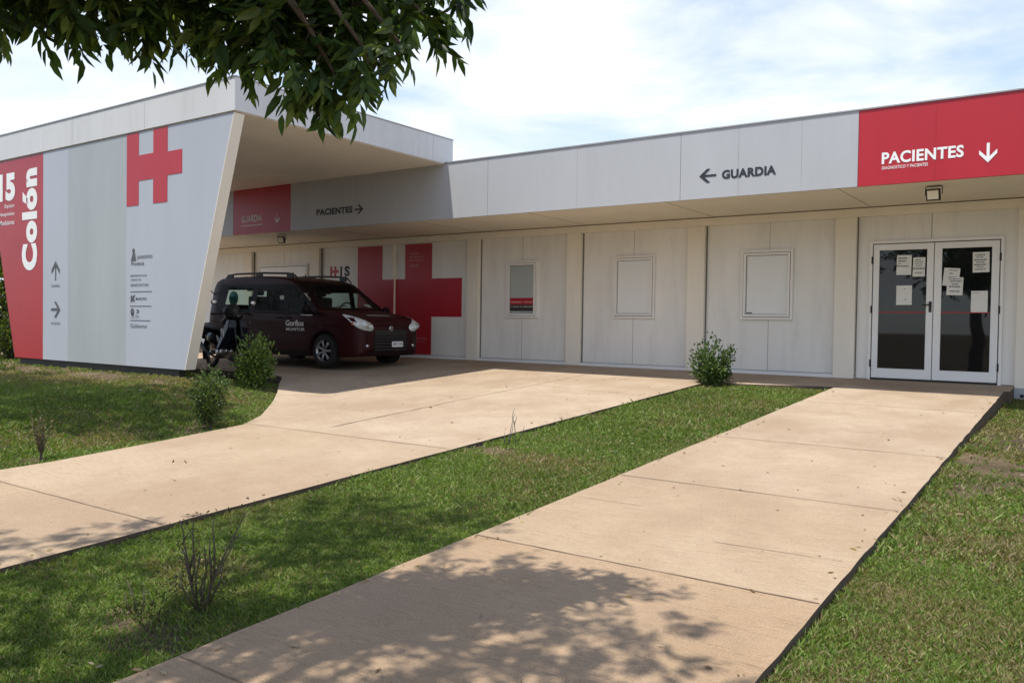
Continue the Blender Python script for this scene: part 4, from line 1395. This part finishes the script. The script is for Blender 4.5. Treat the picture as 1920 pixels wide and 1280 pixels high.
# ------------------------------------------------------------------ shrubs
SHR_DARK = [(.055, .095, .026), (.075, .125, .034), (.040, .075, .022), (.12, .17, .055)]
SHR_LITE = [(.16, .22, .05), (.11, .17, .04), (.22, .28, .07), (.07, .12, .03)]
def shrub(name, label, cat, loc, h, rx, ry, nl, cols, r, leafL=(.03, .05), trunk=.0, twigs=26, lobes=9, wr=.55, group=None, matname='leaf_gloss', flat=1.0, lean=(0, 0)):
    t = thing(name, label, cat, loc, 0, group)
    base = np.array(loc, float)
    tips = []
    mb = MB()
    if trunk > 0:
        limb(mb, base, base + [lean[0] * trunk, lean[1] * trunk, trunk], .014, .011, r, 4, .05, seg=6)
    st = base + np.array([lean[0] * trunk, lean[1] * trunk, trunk])
    ch = h - trunk
    segs = []
    for i in range(twigs):
        a = r.random() * 2 * math.pi
        e = math.sqrt(r.random())
        el_ = r.random()
        zt = ch * (.22 + .74 * el_)
        prof = math.sin(math.pi * min(1, (.16 + .70 * el_))) ** .55
        tip = st + np.array([rx * prof * e * math.cos(a), ry * prof * e * math.sin(a), zt * (1 + .12 * r.normal() * .5)])
        tip = tip + np.array([lean[0], lean[1], 0]) * (zt * .3)
        limb(mb, st + r.normal(size=3) * .008, tip, .007, .0025, r, 5, .12, seg=4)
        segs.append((st, tip))
        tips.append(tip)
    obj('stems', mb, 'twig', t)
    P, D = [], []
    per = nl // twigs
    for (a, b) in segs:
        u = r.random(per) ** .6
        p = a + (b - a) * (0.25 + .80 * u)[:, None] + r.normal(size=(per, 3)) * np.array([rx, ry, ch * .5]) * .13
        p[:, 2] = np.maximum(p[:, 2], base[2] + .03 + trunk * .7)
        out = p - (st + np.array([0, 0, ch * .35]))
        P.append(p)
        D.append(unit(out) * .8 + r.normal(size=(per, 3)) * .6 + np.array([0, 0, .45]))
    P, D = np.concatenate(P), np.concatenate(D)
    L = leafL[0] + (leafL[1] - leafL[0]) * r.random(len(P))
    V, F = leaves(P, D, L, L * wr, r, .18, .1)
    tinted('foliage', V, F, tints(len(P), cols, r, .35), matname, t)
    return t
gr = 'shrubs planted beside the driveway'
shrub('shrub', 'dense round green shrub standing against the white wall at the end of the grass strip', 'shrub', (-4.80, 12.06, float(lawn_z(-4.8, 12.06)) - .01), .70, .36, .34, 3200, SHR_DARK, np.random.default_rng(11), (.04, .062), 0, 42, group=gr)
shrub('shrub', 'bright green bushy shrub in front of the motorcycle and van', 'shrub', (-10.22, 7.84, float(lawn_z(-10.22, 7.84)) - .02), .72, .33, .31, 3000, SHR_LITE, np.random.default_rng(12), (.045, .07), 0, 44, group=gr)
shrub('shrub', 'small dark green shrub on a single stem on the left lawn by the driveway edge', 'shrub', (-8.06, 5.62, float(lawn_z(-8.06, 5.62)) - .02), .67, .26, .24, 3600, SHR_DARK + [(.10, .11, .04)], np.random.default_rng(13), (.026, .044), .10, 40, group=gr, lean=(-.18, .05))
shrub('sapling', 'thin sparse yellowish sapling on the left lawn near the frame edge', 'sapling', (-7.93, 3.74, float(lawn_z(-7.93, 3.74)) - .01), .52, .085, .08, 420, [(.16, .16, .06), (.20, .17, .08), (.10, .12, .04), (.24, .19, .11)], np.random.default_rng(14), (.014, .026), .10, 22, group=None)

def bare(name, label, cat, loc, stems, mat, rad=.006, foliage=None):
    t = thing(name, label, cat, loc)
    r = np.random.default_rng(len(stems) + int(abs(loc[0]) * 100))
    mb = MB()
    for pts in stems:
        pts = [tuple(np.array(loc) + np.array(p)) for p in pts]
        mb.tube(pts, [rad * (1 - .55 * i / (len(pts) - 1)) for i in range(len(pts))], 6)
    obj('stems', mb, mat, t)
    if foliage:
        P, D, L, cols = foliage
        P = np.array(loc) + P
        V, F = leaves(P, D, L, L * .4, r)
        tinted('foliage', V, F, tints(len(P), cols, r, .3), 'leaf', t)
    return t
# right axis of the view is about (.82, .58): stems fan out along it
def rv(a, z, d=0.0): return (a * .817 - d * .577, a * .577 + d * .817, z)
bare('bare_seedling', 'few bare grey upright twigs beside the driveway edge on the grass strip', 'plant', (-4.62, 6.60, float(lawn_z(-4.62, 6.6)) - .01),
     [[rv(.015, 0), rv(.01, .14), rv(0, .23), rv(-.02, .29), rv(-.015, .33), rv(.0, .38)], [rv(0, .22), rv(.025, .30)], [rv(-.06, .02), rv(-.045, .12), rv(-.01, .29), rv(.005, .33)],
      [rv(-.05, .02), rv(-.02, .16), rv(-.01, .25)], [rv(.05, .06, .05), rv(.085, .15, .05), rv(.10, .20, .05)], [rv(-.09, .02), rv(-.095, .15)]], 'twig_grey', .005)
rr = np.random.default_rng(31)
lowP = rr.normal(size=(1100, 3)) * np.array([.12, .09, .0])
lowP[:, 2] = np.abs(rr.normal(size=1100)) * .19
lowD = rr.normal(size=(1100, 3)) + np.array([0, 0, .9])
dead_st = [[rv(0, 0), rv(-.03, .10), rv(-.05, .22), rv(-.075, .34), rv(-.08, .40), rv(-.10, .46)], [rv(-.05, .22), rv(-.03, .30), rv(-.035, .42), rv(-.03, .47)],
           [rv(.02, 0), rv(.05, .12), rv(.07, .20), rv(.10, .26), rv(.15, .36), rv(.19, .44), rv(.215, .50)], [rv(.07, .20), rv(.07, .32), rv(.06, .42), rv(.065, .47)],
           [rv(0, 0), rv(.02, .14), rv(.04, .28)], [rv(-.01, .02), rv(-.02, .16), rv(0, .30)], [rv(.15, .36), rv(.20, .40)], [rv(-.08, .36), rv(-.055, .40)], [rv(.04, .05), rv(.10, .17), rv(.11, .24)],
           [rv(.03, .03), rv(0, .12), rv(.03, .22), rv(.02, .34)], [rv(-.02, .03), rv(-.08, .12), rv(-.10, .20)]]
bare('dead_shrub', 'leggy half-dead shrub with bare forked twigs in the shaded grass strip', 'shrub', (-3.52, 2.40, float(lawn_z(-3.52, 2.40)) - .01), dead_st + [[(p[0] * .8 + dx * (i / 4), p[1] * .8 + dy * (i / 4), p[2] * .75) for i, p in enumerate(st)] for st in dead_st[:5] for dx, dy in ((.03, -.03), (-.04, .02))], 'twig', .0055,
     (lowP, lowD, .012 + .016 * rr.random(1100), [(.05, .06, .02), (.09, .085, .035), (.12, .10, .05), (.06, .09, .025)]))
lp2 = rr.normal(size=(160, 3)) * np.array([.07, .06, 0]); lp2[:, 2] = np.abs(rr.normal(size=160)) * .06
bare('weed_tuft', 'small dark weedy tuft left of the half-dead shrub', 'plant', (-3.72, 2.20, float(lawn_z(-3.72, 2.20)) - .01),
     [[rv(0, 0), rv(-.02, .10), rv(-.05, .19)], [rv(.01, 0), rv(.03, .09), rv(.03, .15)], [rv(-.01, 0), rv(-.05, .07), rv(-.06, .13)]], 'twig', .004,
     (lp2, rr.normal(size=(160, 3)) + np.array([0, 0, 1.2]), .015 + .02 * rr.random(160), [(.05, .07, .02), (.08, .09, .03)]))

# ------------------------------------------------------------------ trees
def clump_tree(name, label, group, root, top, forks, clumps, r, leaf, cols, wr=.3, k=9, rach=.24, trunk_r=.22, mat='leaf'):
    """clumps: (x, y, z, radius, sprays); every clump hangs from a limb of the tree"""
    t = thing(name, label, 'tree', tuple(root), 0, group)
    mb = MB()
    tp = limb(mb, root, top, trunk_r, trunk_r * .55, r, 9, .05, seg=12)
    fk = [np.array(f, float) for f in forks]
    for f in fk:
        limb(mb, top, f, trunk_r * .45, .04, r, 9, .10)
    tw = MB()
    P0, D0 = [], []
    for (x, y, z, rad, n) in clumps:
        c = np.array([x, y, z], float)
        f = min(fk, key=lambda q: np.linalg.norm(q - c))
        limb(tw, f, c + np.array([0, 0, rad * .3]), .028, .008, r, 8, .10, seg=6)
        u = unit(r.normal(size=(n, 3)))
        p = c + u * (rad * r.random((n, 1)) ** .45)
        P0.append(p)
        D0.append(u * .9 + np.array([0, 0, -.15]) + r.normal(size=(n, 3)) * .3)
        for q in range(0, n, 6):
            tw.tube([tuple(c), tuple((c + p[q]) / 2 + [0, 0, rad * .08]), tuple(p[q])], [.006, .004, .002], 4)
    obj('trunk', mb, 'bark', t)
    obj('branches', tw, 'bark', t)
    P0, D0 = np.concatenate(P0), np.concatenate(D0)
    P, D, L, W = sprays(P0, D0, r, k, leaf, rach, wr)
    V, F = leaves(P, D, L, W, r, .2, .16)
    tinted('crown', V, F, tints(len(P), cols, r, .35), mat, t)
    return t
TREE = [(.038, .072, .020), (.052, .095, .024), (.085, .135, .032), (.030, .055, .016), (.13, .17, .045)]
near = []
# low foliage hanging into the top of the view
for x, y, z, rad, n in (
    (-3.66, 1.44, 2.12, .17, 46), (-3.57, 1.58, 2.13, .17, 46), (-3.48, 1.74, 2.14, .17, 46), (-3.38, 1.88, 2.15, .17, 46), (-3.28, 2.02, 2.15, .16, 40), (-3.14, 2.16, 2.17, .15, 36),
    (-3.63, 1.50, 2.00, .08, 12), (-3.52, 1.66, 2.02, .07, 10), (-3.42, 1.82, 2.01, .08, 12), (-3.30, 1.98, 2.03, .07, 10), (-3.20, 2.08, 2.07, .07, 8),
    (-3.72, 1.50, 2.36, .2, 50), (-3.52, 1.76, 2.38, .2, 50), (-3.32, 2.02, 2.38, .2, 50), (-3.1, 2.28, 2.38, .2, 50), (-2.85, 2.5, 2.38, .2, 50), (-2.6, 2.72, 2.38, .18, 36),
    (-3.4, 1.3, 2.3, .2, 50), (-3.2, 1.6, 2.35, .2, 50), (-3.0, 1.9, 2.35, .2, 50), (-2.8, 2.2, 2.35, .2, 50),
    (-2.98, 2.30, 2.12, .18, 50), (-2.84, 2.44, 2.10, .18, 50), (-2.70, 2.58, 2.12, .17, 46), (-2.54, 2.70, 2.16, .13, 26), (-2.44, 2.78, 2.24, .09, 10), (-2.40, 2.72, 2.10, .07, 8), (-2.30, 2.86, 2.24, .07, 8), (-2.36, 2.80, 2.32, .1, 14), (-2.36, 2.66, 2.02, .07, 8),
    (-2.96, 2.18, 1.96, .09, 16), (-2.80, 2.26, 1.91, .12, 26), (-2.66, 2.36, 1.84, .11, 24), (-2.62, 2.40, 1.76, .06, 9), (-2.50, 2.48, 1.82, .09, 14), (-2.38, 2.56, 1.86, .06, 8), (-2.72, 2.36, 1.96, .13, 26)):
    near.append((x, y, z + .03, rad, int(n * .72)))
# the crown above and beside the camera, out of view, throwing the dappled shade
def cast(tx, ty, H, rad, n, z0=-.56):
    d = H - z0
    return (tx - SUN_SHIFT[0] * d, ty - SUN_SHIFT[1] * d, H, rad, n)
over = [cast(*a) for a in (
    (-1.35, 2.95, 3.1, .42, 30), (-1.75, 3.30, 3.2, .42, 34), (-1.9, 2.6, 3.0, .42, 30), (-2.45, 2.9, 3.4, .45, 34), (-2.5, 2.25, 3.0, .45, 34), (-1.7, 2.0, 3.2, .5, 34), (-1.0, 2.4, 3.3, .35, 20), (-2.75, 1.75, 3.5, .5, 36), (-2.2, 1.2, 3.6, .6, 40), (-1.4, 1.2, 3.6, .6, 36),
    (-2.6, 3.45, 3.5, .30, 24), (-1.5, 2.7, 3.3, .3, 30), (-2.0, 3.0, 3.4, .35, 34), (-1.25, 2.1, 3.4, .35, 30), (-2.1, 2.3, 3.5, .4, 34), (-3.4, 3.55, 3.6, .4, 34), (-3.9, 3.9, 3.5, .42, 38), (-3.6, 4.45, 3.8, .34, 26), (-4.25, 4.15, 3.9, .36, 30), (-4.45, 3.45, 3.6, .36, 28), (-4.0, 3.2, 3.4, .34, 26), (-3.5, 3.0, 3.5, .34, 24),
    (-3.1, 2.2, 3.3, .42, 34), (-3.1, 1.5, 3.4, .45, 34), (-3.6, 1.75, 3.8, .34, 22), (-4.45, 2.35, 3.4, .32, 24), (-4.75, 2.15, 3.6, .30, 22), (-5.1, 2.35, 3.9, .30, 20), (-5.05, 2.75, 4.0, .22, 14), (-5.4, 2.0, 3.6, .4, 26), (-4.9, 2.9, 3.8, .16, 10), (-4.2, 1.6, 3.6, .4, 26),
    (-4.9, 1.3, 3.8, .5, 34), (-3.8, .8, 3.8, .6, 36), (-2.6, .4, 3.8, .7, 40), (-.9, .8, 3.8, .5, 26), (-3.3, 4.0, 4.0, .28, 20), (-2.9, 3.05, 3.7, .3, 22))]
near_tree_root = (-3.2, -2.6, float(zg(-2.6)) - .05)
clump_tree('shade_tree', 'leafy tree whose dark pointed leaves hang into the top left of the view', None, near_tree_root, (-3.0, -1.9, 3.0),
           [(-2.9, .6, 3.9), (-4.4, .4, 4.0), (-1.8, .2, 3.8), (-3.5, 1.2, 3.4), (-3.0, 1.6, 2.9), (-4.6, 2.0, 4.2)], near + over, np.random.default_rng(5), (.055, .118), TREE, wr=.37, rach=.17)
over2 = [cast(x, y, H, rad, n, z0=-.25) for x, y, H, rad, n in (
    (-14.2, 5.3, 6.6, .70, 110), (-13.4, 5.8, 6.8, .55, 90), (-13.2, 4.9, 6.5, .65, 110), (-12.4, 5.3, 6.6, .55, 90), (-11.9, 5.7, 6.4, .45, 60), (-11.6, 4.8, 6.4, .60, 100), (-11.2, 5.5, 6.6, .50, 80), (-10.6, 4.7, 6.3, .55, 90),
    (-10.3, 5.6, 6.5, .50, 80), (-9.8, 4.7, 6.2, .45, 70), (-9.6, 5.5, 6.4, .45, 70), (-9.35, 6.35, 6.6, .22, 24), (-9.0, 5.0, 6.2, .40, 60), (-8.75, 5.75, 6.5, .28, 34), (-8.25, 5.15, 6.3, .22, 22), (-8.4, 6.0, 6.6, .16, 12), (-9.9, 6.2, 6.5, .3, 34),
    (-15.3, 6.2, 6.8, .6, 80), (-16.3, 6.4, 6.9, .5, 60), (-15.2, 5.2, 6.8, .7, 90), (-9.7, 4.2, 6.3, .3, 30), (-8.9, 4.45, 6.4, .22, 18), (-11.5, 3.2, 6.4, .8, 90), (-13.2, 3.0, 6.8, 1.0, 110), (-15, 3.5, 7, 1.0, 110))]
clump_tree('shade_tree', 'tree left of the picture whose crown shades the lawn in front of the sign wall', None, (-13.5, -.5, float(zg(-.5)) - .05), (-13.2, .3, 4.6),
           [(-11.6, 2.4, 6.0), (-13.6, 3.4, 6.2), (-15.4, 3.2, 6.4), (-11.0, 1.4, 6.2)], over2, np.random.default_rng(6), (.12, .18), TREE, wr=.42, k=7, rach=.26)

# hedge-like bushes left of the sign wall
def bigbush(name, label, cat, loc, h, rx, ry, nl, cols, seed, leafL, group=None):
    r = np.random.default_rng(seed)
    return shrub(name, label, cat, loc, h, rx, ry, nl, cols, r, leafL, .15, 44, group=group, matname='leaf')
bigbush('hedge_bush', 'tall dark green leafy bush behind the left end of the red sign wall', 'bush', (-18.5, 8.1, -.25), 3.2, 1.15, 1.0, 5200, [(.06, .08, .022), (.09, .11, .03), (.04, .06, .02), (.15, .15, .05)], 21, (.08, .13))
bigbush('hedge_bush', 'low green bush at the foot of the left end of the red sign wall', 'bush', (-17.3, 7.6, -.25), 1.0, .5, .45, 1300, [(.06, .08, .022), (.10, .12, .03), (.04, .06, .02)], 22, (.05, .09))
# unseen trees added to darken the door reflections and block sky light
TG = 'trees across the street, reflected in the glass doors'
for i, (x, y, s) in enumerate(((-13, -17, 1.0), (-4, -19, 1.15), (5, -16, 1.0))):
    r = np.random.default_rng(50 + i)
    cl = []
    for k in range(26):
        u = unit(r.normal(size=(1, 3)))[0]
        cl.append((x + u[0] * 3.4 * s, y + u[1] * 2.4 * s, 4.8 * s + u[2] * 2.5 * s, 1.0, 26))
    clump_tree('street_tree', ['tall tree across the street, leftmost of the three behind the camera', 'broad tree across the street, middle one behind the camera', 'tree across the street, nearest the door side behind the camera'][i], TG, (x, y, float(zg(y)) - .1), (x, y, 2.4 * s),
               [(x - 1.6, y, 4.2 * s), (x + 1.6, y, 4.4 * s), (x, y + 1, 5.2 * s)], cl, r, (.26, .40), TREE, wr=.4, k=5, rach=.5)

# ------------------------------------------------------------------ lawn
BARE = [(-4.85, 6.35, .55, .22, .95), (-4.5, 6.2, .5, .2, .6), (-4.6, 11.9, .55, .20, .85), (-3.9, 11.6, .7, .25, .45), (-.62, 7.75, .50, .65, 1.0), (-.78, 6.9, .25, .5, .9), (-.55, 9.4, .60, .75, 1.0), (-.3, 11.0, .55, .7, .93), (-.75, 8.2, .35, .6, .9), (-.2, 6.6, .25, .4, .6), (-.6, 7.4, .22, .5, .8), (-.85, 6.2, .12, 1.2, .6),
        (-10.3, 8.0, .45, .35, .95), (-12.5, 6.7, 2.4, .55, .97), (-14.5, 6.75, 2.2, .6, .97), (-10.3, 7.3, .8, .35, .6), (-8.1, 5.5, .5, .3, .75), (-3.55, 2.15, .35, .22, .8), (-7.95, 3.7, .18, .14, .8), (-16.5, 7.0, 1.0, .5, .9), (-10.7, 8.5, .35, .2, .8)]
DRY = [(-13.0, 6.0, 2.0, .6, .9), (-10.6, 6.9, 1.2, .45, .9), (-4.0, 2.7, .35, .25, .6), (-4.1, 6.1, .8, .35, .5), (-.4, 5.6, .5, .45, .7), (-.5, 8.6, .5, .5, .6), (-3.9, 9.9, .6, 1.2, .35), (-9.4, 8.0, .6, .4, .7), (.1, 4.8, .5, .5, .6), (-.5, 4.2, .5, .6, .45), (-.7, 3.2, .4, .4, .4), (-.2, 10.2, 1, 1.6, .6), (-12.5, 6.5, 3, .8, .8), (-8.4, 4.5, .4, .35, .4), (-3.5, 5.2, .3, .8, .3)]
def blobs(x, y, lst):
    m = np.zeros_like(x)
    for cx, cy, rx, ry, a in lst:
        q = np.sqrt(((x - cx) / rx) ** 2 + ((y - cy) / ry) ** 2) + (vnoise(x, y, 7, 5) - .5) * 1.2 + (vnoise(x, y, 23, 11) - .5) * .7
        m = np.maximum(m, a * (1 - sstep(.25, 1.45, q)))
    return m
def lawn_blades(regions, r):
    Ps, Hs, Ws = [], [], []
    for (x0, x1, y0, y1, dens, h, w, test) in regions:
        n = int((x1 - x0) * (y1 - y0) * dens)
        x = x0 + (x1 - x0) * r.random(n); y = y0 + (y1 - y0) * r.random(n)
        keep = test(x, y)
        x, y = x[keep], y[keep]
        b = blobs(x, y, BARE)
        clump = .55 + .45 * vnoise(x, y, 9, 8)
        keep = r.random(len(x)) > b * 1.02
        keep &= r.random(len(x)) < clump + .25
        x, y = x[keep], y[keep]
        Ps.append(np.stack([x, y], 1))
        hh = h * (.55 + .7 * r.random(len(x))) * (.75 + .5 * vnoise(x, y, 4, 9))
        Hs.append(hh); Ws.append(np.full(len(x), w) * (.7 + .6 * r.random(len(x))))
    P = np.concatenate(Ps); H = np.concatenate(Hs); W = np.concatenate(Ws)
    n = len(P)
    ed = np.min(np.stack([np.abs(P[:, 0] + 4.9), np.abs(P[:, 0] + 3.085), np.abs(P[:, 0] + 1.027), np.abs(P[:, 0] - edge_x(P[:, 1]))]), 0)
    near_edge = np.exp(-ed / .035)
    H = H * (1 + 1.3 * near_edge * r.random(n))
    tall = r.random(n) < .03
    H = np.where(tall, H * 1.7, H)
    z = lawn_z(P[:, 0], P[:, 1])
    a = r.random(n) * 2 * np.pi
    lean = .3 + r.random(n) * 1.3
    la = r.random(n) * 2 * np.pi
    bx_, by_ = np.cos(a) * W, np.sin(a) * W
    tx, ty = np.cos(la) * H * lean, np.sin(la) * H * lean
    v = np.zeros((n, 4, 3))
    v[:, 0] = np.stack([P[:, 0] - bx_, P[:, 1] - by_, z - .004], 1)
    v[:, 1] = np.stack([P[:, 0] + bx_, P[:, 1] + by_, z - .004], 1)
    v[:, 2] = np.stack([P[:, 0] + bx_ * .8 + tx * .55, P[:, 1] + by_ * .8 + ty * .55, z + H * .62], 1)
    v[:, 3] = np.stack([P[:, 0] + tx - bx_ * .15, P[:, 1] + ty - by_ * .15, z + H], 1)
    F = np.arange(n * 4).reshape(n, 4)
    pal = np.array([(.105, .175, .030), (.140, .190, .038), (.075, .125, .026), (.20, .235, .08)])
    dryc = np.array([(.20, .165, .075), (.16, .145, .055), (.26, .215, .12)])
    c = pal[r.integers(0, 4, n)]
    big = vnoise(P[:, 0], P[:, 1], 1.3, 6)[:, None]
    c = c * (.8 + .4 * big)
    dm = np.clip(blobs(P[:, 0], P[:, 1], DRY) + .32 * sstep(.5, .85, vnoise(P[:, 0], P[:, 1], 2.3, 7)) + .08, 0, .95)
    dm = np.clip(dm + .16 * (P[:, 0] > -2) * sstep(4.5, 9, P[:, 1]) + .08 * (P[:, 0] > -2), 0, .95)
    dmask = r.random(n) < dm
    c = np.where(dmask[:, None], dryc[r.integers(0, 3, n)], c)
    c = c * (.8 + .4 * r.random((n, 1)))
    return v.reshape(-1, 3), F, np.repeat(c, 4, 0)
left_ok = lambda x, y: (x < edge_x(y) - .01) & (y < 8.92) & ~((x > -15.95) & (x < -10.95) & (y > 7.10) & (y < 7.27))
strip_ok = lambda x, y: (x > -4.893) & (x < -3.092) & (y < 12.1 + .08 * (x + 4.9))
right_ok = lambda x, y: (x > -1.022)
rg = np.random.default_rng(77)
regs = [(-4.9, -3.09, .8, 4.4, 24000, .021, .0037, strip_ok), (-4.9, -3.09, 4.4, 7.5, 10000, .026, .0058, strip_ok), (-4.9, -3.09, 7.5, 12.3, 5500, .032, .0080, strip_ok), (-4.9, -3.09, -4, .8, 1500, .03, .006, strip_ok),
        (-1.03, .5, 1.8, 5.0, 24000, .021, .0037, right_ok), (-1.03, .9, 5.0, 8.0, 10000, .026, .0058, right_ok), (-1.03, 1.6, 8.0, 13.5, 5000, .032, .008, right_ok), (.5, 4, -3, 8, 900, .04, .008, right_ok), (-1.03, .5, -3, 1.8, 1500, .03, .006, right_ok),
        (-12.5, -7.6, 3.0, 8.95, 4800, .034, .0072, left_ok), (-19, -12.5, 3.0, 8.95, 2400, .04, .0095, left_ok), (-9.0, -7.6, 1.0, 3.0, 3000, .035, .006, left_ok), (-19, -7.7, -3, 3.0, 500, .05, .012, left_ok)]
V, F, T = lawn_blades(regs, rg)
tag(tinted('lawn_grass', V, F, T, 'grass'), kind='stuff')

# scattered clover leaves and dead leaves catching the light; leaf litter on the concrete
def litter():
    r = np.random.default_rng(88)
    P, D = [], []
    for (x0, x1, y0, y1, n, f) in ((-7.6, -4.95, 1.5, 12, 90, 0), (-3.05, -1.05, 1.5, 12, 70, 0), (-3.08, -2.9, 1.5, 12, 40, 0), (-1.15, -1.04, 1.5, 12, 30, 0), (-5.1, -4.92, 1.5, 12, 40, 0), (-12, -5, 9.8, 13.2, 40, 0), (-4.8, -3.1, 1.5, 11, 40, 1), (-1, .3, 3, 12, 30, 1), (-15, -8, 4, 9, 70, 1)):
        x = x0 + (x1 - x0) * r.random(n); y = y0 + (y1 - y0) * r.random(n)
        z = zg(y) + .004 if f == 0 else lawn_z(x, y) + .03
        P.append(np.stack([x, y, z], 1)); D.append(np.stack([np.cos(x * 50), np.sin(x * 50), .05 + 0 * x], 1))
    P, D = np.concatenate(P), np.concatenate(D)
    L = .02 + .035 * r.random(len(P)) ** 2
    V, F = leaves(P, D, L, L * .4, r, .2, .0, up=np.tile(np.array([[0, 0, 1.0]]), (len(P), 1)))
    tag(tinted('fallen_leaves', V, F, tints(len(P), [(.20, .13, .07), (.28, .2, .11), (.12, .08, .05), (.40, .34, .24)], r, .3), 'leaf'), kind='stuff')
litter()
